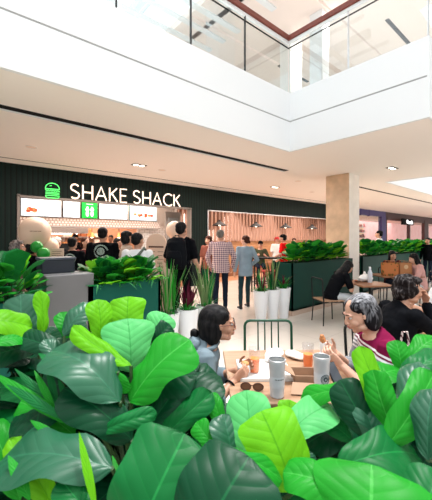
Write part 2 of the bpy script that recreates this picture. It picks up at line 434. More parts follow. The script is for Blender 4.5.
# ------------------------------------------------------------------ upper level seen through the glass
sb = MB()
for a, b in ((3.0, 4.55), (4.62, 7.2), (7.3, 12.0)): sb.box((5.3, a, ZT), (30, b, ZT + 0.2))
sb.box((5.3, -8, ZT), (10.0, 3.0, ZT + 0.2))
struct(sb, 'ceiling_upper', M['upper_ceiling'], smooth=False)
sb = MB()
for u, v in ((9.3, 7.3), (9.7, 3.72)): sb.box((u, v - 0.05, ZT - 0.01), (u + 1.9, v + 0.06, ZT + 0.01))
struct(sb, 'ceiling_upper_slots', M['black'], smooth=False)
sbox('column_upper', M['white'], (7.9, 4.7, Z2), (8.25, 5.1, ZT))
sbox('column_upper_stone', M['plaster'], (8.1, 5.9, Z2), (8.7, 6.3, ZT))
sbox('wall_upper_back', M['plaster'], (6.5, 9.5, Z2), (30, 9.7, ZT))
sbox('wall_upper_side', M['plaster'], (13.5, 3.9, Z2), (13.7, 9.5, ZT))
sbox('column_gallery', M['white'], (5.5, 0.9, Z2), (6.1, 1.42, 9.0))
# skylit roof: pale sloping beams and louvres beyond the railing
rb = MB()
for k in range(12): rb.box((-8, 5.0 + 0.62 * k, 7.3 + 0.02 * k), (6.3, 5.16 + 0.62 * k, 7.34 + 0.02 * k))
struct(rb, 'beam_louvres', mat('louvre_grey', (0.72, 0.75, 0.76), 0.5), smooth=False)
rb = MB()
for k in range(7):
    u = -5.5 + 1.9 * k; rb.box((u, 4.4, 7.9), (u + 0.16, 12.4, 8.15)); rb.box((u + 0.5, 4.4, 8.3), (u + 0.56, 12.4, 8.4))
struct(rb, 'beam_rafters', mat('pale_grey_paint', (0.62, 0.68, 0.71), 0.5), smooth=False)
sbox('floor_upper', M['plaster'], (-14, 3.78, Z2 - 0.02), (30, 12, Z2 + 0.02))

# ------------------------------------------------------------------ stone column of the concourse
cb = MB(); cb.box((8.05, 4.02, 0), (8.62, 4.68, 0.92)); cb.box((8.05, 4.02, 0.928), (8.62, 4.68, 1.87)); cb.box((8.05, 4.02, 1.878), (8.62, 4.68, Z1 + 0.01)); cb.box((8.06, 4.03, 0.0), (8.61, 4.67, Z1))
for f in cb.bm.faces: f.material_index = 1 if abs(f.calc_center_median().y - 4.02) < 0.02 else 0  # only the near-plane face takes the paler tone
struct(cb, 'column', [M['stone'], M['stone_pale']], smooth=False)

# ------------------------------------------------------------------ shop front
HD = 2.57
sb = MB()
sb.box((-10, VS, 0), (1.34, VS + 0.15, Z1)); sb.box((1.34, VS, HD), (17.6, VS + 0.15, Z1)); sb.box((6.22, VS, 0), (6.95, VS + 0.15, HD)); sb.box((17.0, VS, 0), (17.6, VS + 0.15, HD))
struct(sb, 'wall_front', M['fascia'], smooth=False)
sb = MB(); sb.box((1.30, VS - 0.03, 0), (1.36, VS + 0.16, HD + 0.04)); sb.box((1.30, VS - 0.03, HD - 0.02), (6.24, VS + 0.16, HD + 0.02)); sb.box((6.19, VS - 0.03, 0), (6.23, VS + 0.16, HD))
struct(sb, 'trim_2', mat('grey_brown_trim', (0.20, 0.17, 0.15), 0.5), smooth=False)
sb = MB(); sb.box((6.93, VS - 0.02, 0), (6.97, VS + 0.16, HD)); sb.box((6.93, VS - 0.02, HD - 0.03), (17.0, VS + 0.16, HD)); struct(sb, 'trim_3', M['steel'], smooth=False)
# shop interior shells
sbox('wall_shop_side', M['white_tile'], (1.10, VS + 0.15, 0), (1.22, 12.6, 3.0))
sbox('wall_shop_divider', M['subway'], (6.5, 9.9, 0), (6.62, 12.6, 3.0))
sbox('wall_shop_back', M['warm_wall'], (1.1, 12.5, 0), (6.6, 12.65, 3.0))
sbox('ceiling_shop', mat('shop_ceiling_paint', (0.62, 0.50, 0.44), 0.8), (1.1, VS + 0.15, 2.96), (17.6, 12.9, 3.06))
sbox('ceiling_neighbour_shops', M['plaster'], (17.7, VS + 0.3, 2.96), (44, 12.9, 3.06))
sbox('wall_shop_back_panel', M['wood_mid'], (6.62, 10.5, 0), (18.1, 10.65, 1.45))
sbox('wall_shop_back_upper', mat('brown_plaster', (0.26, 0.13, 0.09), 0.8), (6.62, 10.56, 1.45), (18.1, 10.7, 3.0))
sbox('wall_shop_end', M['warm_wall'], (18.1, VS + 0.21, 0), (18.2, 12.0, 2.95))
sbox('wall_neighbour_back', M['warm_wall'], (17.6, 12.0, 0), (44, 12.15, 3.0))

# ---------------- lettering of the shop sign
def arc(cx, cy, rx, ry, a0, a1, n=10): return [(cx + rx * math.cos(R(a0 + (a1 - a0) * i / n)), cy + ry * math.sin(R(a0 + (a1 - a0) * i / n))) for i in range(n + 1)]
GL = {
 'S': (0.60, [arc(0.30, 0.745, 0.25, 0.245, 30, 215, 12) + [(0.30, 0.515), (0.44, 0.43)] + arc(0.30, 0.245, 0.27, 0.235, 38, -145, 12)]),
 'H': (0.76, [[(0.06, 0), (0.06, 1)], [(0.70, 0), (0.70, 1)], [(0.06, 0.5), (0.70, 0.5)]]),
 'A': (0.80, [[(0.02, 0), (0.40, 1), (0.78, 0)], [(0.15, 0.34), (0.65, 0.34)]]),
 'K': (0.66, [[(0.06, 0), (0.06, 1)], [(0.60, 1), (0.08, 0.46)], [(0.22, 0.60), (0.64, 0)]]),
 'E': (0.56, [[(0.54, 1), (0.06, 1), (0.06, 0), (0.54, 0)], [(0.06, 0.5), (0.48, 0.5)]]),
 'C': (0.84, [arc(0.52, 0.5, 0.47, 0.5, 48, 312, 18)]),
 ' ': (0.20, [])}
t = thing('shop_sign', 'glowing cream letters spelling SHAKE SHACK on the dark green fascia', 'sign', (2.44, VS, 2.60))
txt = 'SHAKE SHACK'; gap = 0.15; tot = sum(GL[c][0] + gap for c in txt) - gap; hh = 0.365; k = 3.32 / tot
xx = 0.0; lr = random.Random(1)
NMS = {'S': 'letter_s', 'H': 'letter_h', 'A': 'letter_a', 'K': 'letter_k', 'E': 'letter_e', 'C': 'letter_c'}
for ch in txt:
    w, st = GL[ch]
    if st:
        b = MB()
        for s in st: b.tube([((xx + px) * k, -0.06, py * hh) for px, py in s], 0.019, 8)
        b.build(NMS[ch], M['neon_cream'], t)
    xx += w + gap
b = MB(); b.box((-0.02, -0.035, 0.05), (3.34, -0.02, 0.06)); b.box((-0.02, -0.035, 0.29), (3.34, -0.02, 0.30)); b.build('mounting_rail', M['black'], t, smooth=False)
# green burger emblem
t = thing('neon_emblem', 'green neon outline of a burger at the start of the shop lettering', 'sign', (1.87, VS, 2.57))
w = 0.33; h = 0.37
def nt(pts, nm, r=0.0085): MB().tube([(px * w, -0.05, py * h) for px, py in pts], r, 8).build(nm, M['neon_green'], t)
nt([(0.02, 0.60)] + arc(0.5, 0.62, 0.47, 0.36, 180, 0, 14) + [(0.98, 0.60), (0.02, 0.60)], 'bun_top')
nt([(0.30, 0.78), (0.45, 0.82)], 'bun_highlight', 0.006)
nt([(0.02 + 0.96 * i / 24, 0.49 + 0.045 * math.sin(i * 1.57)) for i in range(25)], 'lettuce')
nt([(0.04, 0.36), (0.96, 0.36)], 'patty'); nt([(0.04, 0.27), (0.96, 0.27)], 'cheese')
nt([(0.03, 0.16), (0.97, 0.16), (0.93, 0.05), (0.82, 0.01), (0.18, 0.01), (0.07, 0.05), (0.03, 0.16)], 'bun_bottom')

# ---------------- menu screens
VM = 9.6
def screen(u0, u1, z0, z1, label, food=None, green=False, frame=M['black_metal'], grp=None):
    t = thing('menu_screen', label, 'screen', (u0, VM, z0), 0, grp); W_, H_ = u1 - u0, z1 - z0
    MB().box((0, 0.0, 0), (W_, 0.06, H_), 0.006).build('bezel', frame, t, smooth=False)
    MB().box((0.018, -0.006, 0.018), (W_ - 0.018, 0.0, H_ - 0.018)).build('display', M['screen_green'] if green else M['screen'], t, smooth=False)
    b = MB()
    if green:
        for cx in (0.36, 0.64):
            b.ell((W_ * cx, -0.008, H_ * 0.30), (W_ * 0.10, 0.003, H_ * 0.18)); b.ell((W_ * cx, -0.008, H_ * 0.55), (W_ * 0.12, 0.003, H_ * 0.10)); b.ell((W_ * cx, -0.008, H_ * 0.68), (W_ * 0.07, 0.003, H_ * 0.05))
        b.box((W_ * 0.3, -0.009, H_ * 0.86), (W_ * 0.7, -0.007, H_ * 0.9))
        b.build('drink_drawing', M['screen'], t)
    else:
        for r_ in range(2): b.box((W_ * (0.58 if food else 0.15), -0.009, H_ * (0.42 + 0.08 * r_)), (W_ * (0.86 if food else 0.5), -0.007, H_ * (0.44 + 0.08 * r_)))
        b.build('small_print', M['screen_print'], t, smooth=False)
    if food:
        fr = random.Random(food); b = MB(); b2 = MB()
        for i in range(9):
            q = (W_ * (0.16 + 0.22 * fr.random()) if food != 3 else W_ * (0.18 + 0.62 * fr.random())); zc = H_ * (0.30 + 0.14 * fr.random())
            (b if i % 3 else b2).ell((q, -0.008, zc), (0.055, 0.003, 0.04))
        
        b.build('food_picture', M['food_red'], t); b2.build('bun_picture', M['food_tan'], t)
def ms(px0, px1, label, **k):
    u0, u1 = onV(px0, 0, VM).x, onV(px1, 0, VM).x
    screen(u0 + 0.005, u1 - 0.005, 2.17, 2.66, label, **k)
ms(20, 62, 'white menu screen with a fried food picture beside the round cream balloon', food=1)
ms(62.5, 80.5, 'narrow white menu screen between the first screen and the green one')
ms(81, 98, 'green menu screen with two white drink drawings', green=True)
ms(98.5, 128, 'blank-looking white menu screen just after the green one')
ms(129.5, 157, 'white menu screen with blue edge and a row of red burgers', food=3, frame=mat('pale_blue_bezel', (0.25, 0.45, 0.55), 0.4))
sbox('beam_menu', M['white_tile'], (1.22, VM + 0.31, 2.10), (6.2, VM + 0.45, 2.95))
t = thing('tile_bulkhead', 'strip of patterned bead tile hanging under the menu screens', 'bulkhead', (1.22, VM, 1.93))
MB().box((0, 0, 0), (4.5, 0.3, 0.22)).build('tile_face', M['penny'], t, smooth=False)
MB().box((0, -0.015, -0.02), (4.5, 0.3, 0.0)).build('steel_edge', M['steel'], t, smooth=False)
sbox('wall_shop_tile', M['subway'], (5.05, 9.95, 1.2), (6.5, 10.02, 2.96))
# grey steel door panel near the jamb
t = thing('service_door', 'grey steel service door beside the dark jamb', 'door', (5.75, 9.3, 0))
MB().box((0, 0, 0), (0.62, 0.05, 2.5), 0.005).build('door_leaf', mat('grey_door', (0.30, 0.27, 0.25), 0.4), t, smooth=False)
MB().box((0.1, -0.01, 1.5), (0.52, 0.0, 2.3)).build('door_window', M['steel'], t, smooth=False)
MB().tube([(0.54, -0.05, 0.95), (0.54, -0.05, 1.2)], 0.01).build('handle', M['steel'], t)

# ---------------- kitchen behind the queue
t = thing('service_counter', 'long wood-fronted order counter under the menu screens', 'counter', (1.3, 9.5, 0))
MB().box((0, 0, 0), (4.3, 0.6, 1.02), 0.01).build('counter_body', M['wood_mid'], t, smooth=False)
MB().box((-0.02, -0.04, 1.02), (4.34, 0.64, 1.07), 0.008).build('worktop', M['steel'], t, smooth=False)
kr = random.Random(4)
for i, u in enumerate((1.7, 2.6, 3.5, 4.4)):
    t = thing('till', ['black till screen at the counter end near the balloons', 'black till screen behind the man in the emblem shirt', 'black till screen in the middle of the order counter', 'black till screen near the menu board'][i], 'till', (u, 9.62, 1.07), 0, 'tills on the order counter')
    MB().box((-0.1, -0.06, 0), (0.1, 0.1, 0.03), 0.006).build('base', M['black_metal'], t, smooth=False)
    MB().box((-0.02, -0.01, 0.03), (0.02, 0.02, 0.16)).build('stand', M['black_metal'], t, smooth=False)
    MB().box((-0.16, -0.02, 0.14), (0.16, 0.01, 0.38), 0.006).build('display', M['black_metal'], t, smooth=False)
for i, (u0, u1, z) in enumerate(((1.5, 3.0, 1.62), (3.2, 4.8, 1.62), (1.5, 3.0, 1.25), (3.2, 4.8, 1.25))):
    t = thing('kitchen_shelf', ['upper steel shelf of boxes at the counter end', 'upper steel shelf of boxes near the service door', 'lower steel shelf of boxes at the counter end', 'lower steel shelf of boxes near the service door'][i], 'shelf', (u0, 12.1, z))
    MB().box((0, 0, 0), (u1 - u0, 0.38, 0.03)).build('board', M['steel'], t, smooth=False)
    for q in (0.1, u1 - u0 - 0.1): MB().box((q, 0.05, -0.14), (q + 0.02, 0.4, 0)).build('bracket', M['steel'], t, smooth=False)
    p = u0 + 0.08; q = 0
    while p < u1 - 0.2:
        w_ = 0.12 + 0.14 * kr.random(); h_ = 0.12 + 0.16 * kr.random()
        c_ = [(0.75, 0.55, 0.4), (0.5, 0.16, 0.06), (0.8, 0.75, 0.7), (0.35, 0.12, 0.05), (0.7, 0.3, 0.1)][kr.randrange(5)]
        o = MB().box((-w_ / 2, -0.1, 0), (w_ / 2, 0.1, h_), 0.006).build('storage_box', mat('box_card', c_, 0.7), None, smooth=False)
        o.location = (p + w_ / 2, 12.25, z + 0.03); setp(o, 'small storage box on the kitchen shelves', 'box', 'boxes on the kitchen shelves')
        p += w_ + 0.03
t = thing('extractor_hood', 'steel extractor hood glowing over the kitchen range', 'hood', (2.6, 11.2, 1.75))
MB().prism([(-1.1, -0.4), (1.1, -0.4), (1.1, 0.5), (-1.1, 0.5)], 0, 0.3, bev=0.01).build('canopy', M['steel'], t, smooth=False)
MB().box((-0.8, -0.2, -0.03), (0.8, 0.3, 0.0)).build('light_panel', M['lamp'], t, smooth=False)
MB().box((-0.4, -0.1, 0.3), (0.4, 0.4, 1.2)).build('duct', M['steel'], t, smooth=False)
t = thing('cooking_range', 'steel cooking range under the extractor hood', 'cooker', (2.6, 11.4, 0))
MB().box((-1.0, -0.35, 0.08), (1.0, 0.35, 0.92), 0.01).build('body', M['steel'], t, smooth=False)
MB().box((-1.0, -0.35, 0.92), (1.0, 0.35, 0.95), 0.005).build('griddle', M['black_metal'], t, smooth=False)
for q in (-0.6, 0.0, 0.6): MB().box((q - 0.28, -0.37, 0.3), (q + 0.28, -0.35, 0.8), 0.005).build('oven_door', M['black_metal'], t, smooth=False)
for i, px in enumerate((74, 92, 119)):
    p = onV(px, 234, 11.0); t = thing('heat_lamp', ['orange glowing heat lamp above the tills', 'orange glowing heat lamp near the emblem shirt', 'orange glowing heat lamp near the white shirt'][i], 'lamp', (p.x, 11.0, 1.62), 0, 'heat lamps in the kitchen')
    MB().lathe([(0.10, 0), (0.12, 0.01), (0.05, 0.14), (0.02, 0.18)]).build('shade', mat('copper', (0.7, 0.25, 0.1), 0.3, metal=0.8), t)
    MB().ell((0, 0, 0.02), (0.06, 0.06, 0.04)).build('bulb', M['lamp'], t); MB().tube([(0, 0, 0.17), (0, 0, 1.34)], 0.008).build('cord', M['black'], t)

# ---------------- seating side: slatted wall with lit strips, pendants
sl = MB(); gl = MB(); rr = random.Random(9); u = 6.75; i = 0
while u < 18.0:
    sl.box((u, 10.38, 1.45), (u + 0.085, 10.50, 3.0)); 
    top = 2.15 + 0.42 * math.sin(i * 0.55) + 0.35 * rr.random() ; top = max(1.8, min(2.9, top))
    gl.box((u + 0.10, 10.50, 1.5), (u + 0.20, 10.555, top)); u += 0.215; i += 1
t = thing('slatted_wall_panel', 'row of upright wood slats with glowing white strips of uneven height', 'wall panel', (0, 0, 0))
o = sl.build('slat_rack', M['wood_slat'], t, smooth=False); o['kind'] = 'stuff'
o = gl.build('lit_strips', M['strip_glow'], t, smooth=False); o['kind'] = 'stuff'
pl = None
for i, (px, lab) in enumerate(((219.5, 'black cone pendant lamp above the man in the checked shirt'), (256, 'black cone pendant lamp above the woman in the blue shirt'), (285.5, 'black cone pendant lamp above the man in red'), (312, 'black cone pendant lamp beside the stone column'))):
    p = onV(px, 220, 9.6)
    if pl is None:
        pl = thing('pendant_lamp', lab, 'lamp', (p.x, 9.6, 2.10), 0, 'cone pendants over the shop seating')
        MB().lathe([(0.30, 0), (0.305, 0.012), (0.06, 0.17), (0.05, 0.22), (0.012, 0.24)], cap=False).build('shade', M['black_metal'], pl, solid=0.006)
        MB().ell((0, 0, 0.05), (0.07, 0.07, 0.06)).build('bulb', M['lamp'], pl); MB().tube([(0, 0, 0.22), (0, 0, 0.86)], 0.008).build('cord', M['black'], pl)
    else: dup(pl, (p.x, 9.6, 2.10), 0, lab)
t = thing('banquette', 'long wood-backed banquette along the slatted wall', 'bench', (7.2, 9.7, 0))
MB().box((0, 0.55, 0), (9.8, 0.75, 1.25), 0.01).build('backrest', M['wood_mid'], t, smooth=False); MB().box((0, 0, 0), (9.8, 0.55, 0.45), 0.02).build('seat', M['wood_dark'], t, smooth=False)

# ---------------- neighbour shops
sb = MB(); sb.box((17.6, VS, 2.97), (22.0, VS + 0.2, Z1)); sb.box((17.6, VS - 0.02, 0), (17.75, VS + 0.2, 3.0)); sb.box((21.3, VS - 0.02, 0), (21.95, VS + 0.2, 3.0))
for u in (18.4, 19.5): sb.box((u, VS - 0.02, 2.92), (u + 0.03, VS + 0.1, 3.3))
struct(sb, 'wall_indigo_frame', M['blue_frame'], smooth=False)
sbox('window_1', M['glass'], (17.75, VS + 0.05, 0), (21.3, VS + 0.06, 2.97))
sb = MB(); sb.box((21.95, VS, 2.80), (44, VS + 0.2, Z1)); sb.box((21.95, VS, 0), (22.2, VS + 0.2, 3.0)); sb.box((29.6, VS - 0.02, 0), (30.6, VS + 0.2, 3.0)); sb.box((26.3, VS, 0), (26.45, VS + 0.2, 3.0))
struct(sb, 'wall_maroon_front', M['maroon'], smooth=False)
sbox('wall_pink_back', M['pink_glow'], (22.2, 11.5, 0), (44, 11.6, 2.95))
pr = random.Random(3)
for i, (u0, u1, vv, lab) in enumerate(((17.9, 19.4, 11.4, 'tall lit shelf of goods in the indigo-framed shop near the column'), (19.6, 21.0, 11.4, 'tall lit shelf of goods in the indigo-framed shop near its post'), (22.5, 25.0, 11.0, 'long lit shelf of goods in the maroon-fronted shop'))):
    t = thing('display_shelf', lab, 'shelf', (u0, vv, 0))
    b = MB(); b.box((0, 0.3, 0), (u1 - u0, 0.34, 2.7)); b.build('back_panel', mat('lit_panel', (0.8, 0.6, 0.45), 0.5, emit=(1.0, 0.62, 0.36), estr=0.3), t, smooth=False)
    for k_ in range(6): MB().box((0, 0, 0.4 + 0.4 * k_), (u1 - u0, 0.3, 0.43 + 0.4 * k_)).build('shelf_board', M['plaster'], t, smooth=False)
    for ci, cc in enumerate(((0.75, 0.35, 0.12), (0.8, 0.75, 0.7), (0.25, 0.08, 0.05), (0.55, 0.12, 0.12))):
        g = MB()
        for q in range(30):
            a = pr.random() * (u1 - u0 - 0.15); k_ = pr.randrange(6); g.box((a, 0.04, 0.43 + 0.4 * k_), (a + 0.06 + 0.08 * pr.random(), 0.2, 0.55 + 0.4 * k_ + 0.15 * pr.random()))
        o = g.build('goods', mat('goods_colour', cc, 0.5), t, smooth=False); o['kind'] = 'stuff'
t = thing('blade_sign', 'black box sign with small white glowing script on the maroon shop front', 'sign', (onV(402, 0, VS - 0.3).x, VS - 0.35, 2.52))
MB().box((0, 0, 0), (2.1, 0.12, 0.42), 0.01).build('sign_box', M['black'], t, smooth=False)
b = MB(); sg = GL
def small(txt, x0, sc, tot_w):
    x = x0
    for pts in txt: b.tube([(x0 + px * sc, -0.02, 0.1 + py * sc) for px, py in pts], 0.022, 6)
scr = [[(0, 0), (0, 1)], [(0, 1)] + arc(0.1, 0.72, 0.3, 0.28, 90, -90, 8), arc(0.85, 0.3, 0.25, 0.3, 0, 360, 12), [(1.1, 0.6), (1.1, 0)], arc(1.55, 0.3, 0.2, 0.3, 180, 360, 8), [(1.35, 0.6), (1.35, 0.3)], [(1.75, 0.6), (1.75, 0)], [(2.05, 0), (2.05, 1)], [(2.05, 0.5)] + arc(2.3, 0.3, 0.25, 0.3, 90, -150, 10)]
for pts in scr: b.tube([(0.75 + px * 0.42, -0.02, 0.09 + py * 0.24) for px, py in pts], 0.022, 6)
MB().box((0.9, 0.12, 0.16), (1.1, 0.36, 0.26)).build('wall_bracket', M['black'], t, smooth=False)
b.build('script_lettering', mat('white_neon', (1, 1, 1), 0.5, emit=(1, 1, 1), estr=1.6), t)

# ---------------- recessed lights in the soffit
rl = None
for i, (px, py, lab) in enumerate(((31, 147, 'round recessed light in the soffit above the dark shop wall'), (139, 165, 'small round recessed light above the word SHACK'), (162, 170, 'small round recessed light between the sign and the next pair'), (275, 187, 'lit square recessed light above the shop window'), (312, 192, 'dim round recessed light just before the stone column'), (367, 203, 'dim round recessed light just past the stone column'), (392, 168, 'bright twin recessed light beside the far skylight'), (298, 181, 'dim recessed light near the soffit slot'))):
    d = (Z1 - EYE) * FPX / (HOR - py); p = at(px, py, d)
    if rl is None:
        rl = thing('recessed_light', lab, 'light', (p.x, p.y, Z1), 0, 'recessed soffit lights')
        MB().lathe([(0.085, -0.004), (0.10, -0.008), (0.10, 0.0), (0.085, 0.0)], cap=False).build('trim_ring', M['plaster'], rl)
        MB().lathe([(0.084, -0.003), (0.084, -0.001)]).build('lens', mat('dim_lens', (0.5, 0.38, 0.3), 0.3, emit=(1, .75, .55), estr=0.25), rl)
    elif i in (1, 3, 6):
        t = thing('recessed_light', lab, 'light', (p.x, p.y, Z1), 0, 'recessed soffit lights')
        MB().box((-0.16, -0.09, -0.01), (0.16, 0.09, 0)).build('trim_ring', M['black_metal'], t, smooth=False)
        for q in (-0.075, 0.075): MB().lathe([(0.055, -0.016), (0.055, -0.01)], (q, 0, 0)).build('lamp', M['lamp'], t)
    else: dup(rl, (p.x, p.y, Z1), 0, lab)
for (u, v, lab) in ((8.44, 4.47, 'bright round light in the ceiling of the upper gallery near its slot'), (9.1, 5.5, 'small round light deeper in the ceiling of the upper gallery')):
    t = thing('ceiling_light', lab, 'light', (u, v, ZT)); MB().lathe([(0.16, -0.02), (0.19, -0.02), (0.19, 0.0), (0.16, 0.0)], cap=False).build('trim_ring', M['plaster'], t); MB().lathe([(0.15, -0.015), (0.15, -0.01)]).build('lens', M['lamp'], t)
# ------------------------------------------------------------------ people
def ik(a, c, l1, l2, hint):
    a, c = V3(a), V3(c); d = c - a; L = min(d.length, (l1 + l2) * 0.995); u = d.normalized(); c = a + u * L
    x = (l1 * l1 - l2 * l2 + L * L) / (2 * L); h = math.sqrt(max(l1 * l1 - x * x, 0)); hv = V3(hint); hv = (hv - u * hv.dot(u)).normalized()
    return a + u * x + hv * h, c
def hand(mb, wr, d, pn, ts, curl=0.35, L=1.0):
    """palm and five fingers: d along the hand, pn palm side, ts thumb side"""
    wr, d = V3(wr), V3(d).normalized(); pn = V3(pn); pn = (pn - d * pn.dot(d)).normalized(); sd = d.cross(pn)
    if sd.dot(V3(ts)) < 0: sd = -sd
    pal = wr + d * 0.045 * L
    mb.loft([(wr - d * .01, .024 * L, .018 * L, d), (wr + d * .02 * L, .032 * L, .017 * L, d), (wr + d * .06 * L, .040 * L, .014 * L, d), (wr + d * .085 * L, .038 * L, .012 * L, d)], sd, 12)
    for off, ln, c in ((.029, .070, .9), (.010, .079, 1.0), (-.009, .073, 1.08), (-.027, .058, 1.15)):
        p = wr + d * (.083 - abs(off) * .15) * L + sd * off * L; ang = 0.0; q = []
        q.append((p - d * .01, .0088 * L)); dd = d + sd * off * 1.5; dd.normalize()
        for k, sg in enumerate((.45, .30, .25)):
            ang += curl * c * (0.7, 1.2, 0.8)[k]
            dv = (dd * math.cos(ang) + pn * math.sin(ang)).normalized(); p2 = p + dv * ln * sg * L
            q.append((p, (.0088, .0080, .0072)[k] * L)); p = p2
        q.append((p, .0062 * L)); mb.chain(q, 8)
    p = wr + d * .028 * L + sd * .026 * L; dv = (d * .65 + sd * .7 + pn * .25).normalized(); p2 = p + dv * .038 * L
    dv2 = (d * .85 + sd * (.35 - curl * .3) + pn * (.15 + curl * .5)).normalized(); p3 = p2 + dv2 * .03 * L
    mb.chain([(p, .013 * L), (p2, .0105 * L), (p3, .009 * L), (p3 + (dv2 + pn * curl * .4).normalized() * .022 * L, .0075 * L)], 8)
def rot3(yaw, pitch, roll=0): return Matrix.Rotation(R(yaw), 3, 'Z') @ Matrix.Rotation(R(-pitch), 3, 'X') @ Matrix.Rotation(R(roll), 3, 'Y')
def head_shape(mb, hc, H, face=1.0):
    P = lambda x, y, z: hc + H @ V3((x, y, z))
    mb.ell(P(0, -.016, .032), (.075, .094, .084), H); mb.ell(P(0, .018, -.012), (.066, .072, .078), H)
    mb.ell(P(0, .026, -.058), (.050, .056, .048), H); mb.ell(P(0, .056, -.090), (.024, .022, .018), H)
    for s in (-1, 1):
        mb.ell(P(.034 * s, .060, -.030), (.026, .026, .026), H); mb.ell(P(.030 * s, .076, .024), (.026, .014, .008), H)
        mb.ell(P(.073 * s, -.004, -.010), (.010, .020, .031), H); mb.ell(P(.045 * s, .010, -.070), (.022, .045, .022), H)
        mb.ell(P(.011 * s, .096, -.032), (.009, .009, .007), H)
    mb.chain([(P(0, .084, .014), .008), (P(0, .100, -.014), .010), (P(0, .101, -.026), .0115)], 8)
    mb.ell(P(0, .080, -.050), (.026, .014, .018), H); mb.ell(P(0, .088, -.052), (.022, .010, .005), H); mb.ell(P(0, .086, -.063), (.019, .010, .006), H)
HAIR = {
 'short': [((0, -.024, .048), (.084, .099, .078)), ((0, -.052, .0), (.077, .066, .074))],
 'crop': [((0, -.022, .042), (.080, .097, .076)), ((0, -.050, .0), (.074, .063, .066))],
 'bob': [((0, -.028, .044), (.084, .098, .078)), ((0, -.052, -.010), (.088, .076, .092)), ((0, -.058, -.040), (.086, .066, .080)), ((.068, -.034, -.032), (.022, .054, .078)), ((-.068, -.034, -.032), (.022, .054, .078)), ((.044, .018, .064), (.034, .044, .036)), ((-.044, .018, .064), (.034, .044, .036))],
 'sleek': [((0, -.034, .044), (.088, .106, .082)), ((0, -.062, -.012), (.094, .084, .10)), ((0, -.066, -.046), (.090, .074, .086)), ((.070, -.040, -.040), (.022, .058, .084)), ((-.070, -.040, -.040), (.022, .058, .084)), ((.048, .012, .064), (.034, .046, .036)), ((-.048, .012, .064), (.034, .046, .036))],
 'curly': [((0, -.030, .050), (.090, .100, .084)), ((0, -.066, -.012), (.088, .070, .084)), ((.066, -.020, .0), (.036, .056, .055)), ((-.066, -.020, .0), (.036, .056, .055)), ((.03, .030, .085), (.05, .04, .034)), ((-.03, .030, .085), (.05, .04, .034))],
 'tied': [((0, -.024, .046), (.084, .099, .078)), ((0, -.050, .0), (.078, .064, .074)), ((0, -.125, -.035), (.034, .032, .036))],
 'long': [((0, -.022, .046), (.086, .100, .080)), ((0, -.056, -.03), (.088, .060, .10)), ((0, -.066, -.14), (.088, .042, .12)), ((.070, -.015, -.06), (.026, .046, .11)), ((-.070, -.015, -.06), (.026, .046, .11))],
}
def hair_mat(name, a, b, thr=0.5, grad=None):
    m = mat(name, a, 0.5, spec=0.10); n, l, bs = nodes_of(m)
    tc = n.new('ShaderNodeTexCoord'); mp = n.new('ShaderNodeMapping'); mp.inputs['Scale'].default_value = (95, 38, 7)
    mp.inputs['Rotation'].default_value = (0.5, 0, 0)
    t = n.new('ShaderNodeTexNoise'); t.inputs['Scale'].default_value = 1; t.inputs['Detail'].default_value = 3
    r = n.new('ShaderNodeValToRGB'); r.color_ramp.elements[0].position = thr - .12; r.color_ramp.elements[0].color = (*a, 1); r.color_ramp.elements[1].position = thr + .15; r.color_ramp.elements[1].color = (*b, 1)
    l.new(tc.outputs['Object'], mp.inputs[0]); l.new(mp.outputs[0], t.inputs['Vector']); f_ = t.outputs['Fac']
    if grad: f_ = mth(n, l, 'ADD', f_, mth(n, l, 'MULTIPLY', mth(n, l, 'SUBTRACT', coords(n, l)[2], grad), 2.2))
    l.new(f_, r.inputs[0]); l.new(r.outputs[0], bs.inputs['Base Color'])
    bp = n.new('ShaderNodeBump'); bp.inputs['Strength'].default_value = 0.3; bp.inputs['Distance'].default_value = 0.004; l.new(t.outputs['Fac'], bp.inputs['Height']); l.new(bp.outputs[0], bs.inputs['Normal'])
    return m
HB = hair_mat('black_hair', (0.006, 0.006, 0.007), (0.02, 0.018, 0.018)); HBR = hair_mat('brown_hair', (0.035, 0.012, 0.008), (0.08, 0.03, 0.02))
HG = hair_mat('grey_streaked_hair', (0.008, 0.008, 0.010), (0.30, 0.30, 0.32), 0.56, 1.20); HG2 = hair_mat('dark_grey_curls', (0.010, 0.007, 0.007), (0.17, 0.15, 0.15), 0.64)
def skin_mat(name, c):
    m = mat(name, c, 0.5, noise_amt=0.06, nscale=25); b = m.node_tree.nodes['Principled BSDF']; b.inputs['Subsurface Weight'].default_value = 0.08; b.inputs['Subsurface Radius'].default_value = (0.02, 0.008, 0.005); return m
SK1 = skin_mat('light_skin', (0.66, 0.38, 0.27)); SK2 = skin_mat('tan_skin', (0.50, 0.26, 0.17)); SK3 = skin_mat('brown_skin', (0.28, 0.13, 0.08))
M['eye_white'] = mat('eye_white', (0.7, 0.68, 0.66), 0.2); M['iris'] = mat('dark_iris', (0.015, 0.01, 0.008), 0.15); M['lip'] = mat('lips', (0.50, 0.16, 0.14), 0.45)
def cloth(name, c, rough=0.85, k=0.10): return mat(name, c, rough, noise_amt=k, nscale=7, bump=0.25, bscale=25, spec=0.06)
C_BLACK = cloth('black_cloth', (0.004, 0.0045, 0.006)); C_WHITE = cloth('white_cloth', (0.80, 0.80, 0.80), k=.04); C_RED = cloth('red_cloth', (0.75, 0.01, 0.01)); C_DENIM = cloth('dark_denim', (0.010, 0.016, 0.030))
C_LDENIM = cloth('light_denim', (0.27, 0.36, 0.43)); C_GREY = cloth('blue_grey_cloth', (0.16, 0.21, 0.24)); C_PINK = cloth('dusty_pink_cloth', (0.62, 0.36, 0.34)); C_OLIVE = cloth('olive_cloth', (0.06, 0.07, 0.04)); C_PALE = cloth('pale_grey_denim', (0.50, 0.53, 0.55))
C_SHOE = mat('dark_shoe', (0.015, 0.018, 0.022), 0.6); C_SOLE = mat('white_sole', (0.75, 0.75, 0.75), 0.6)
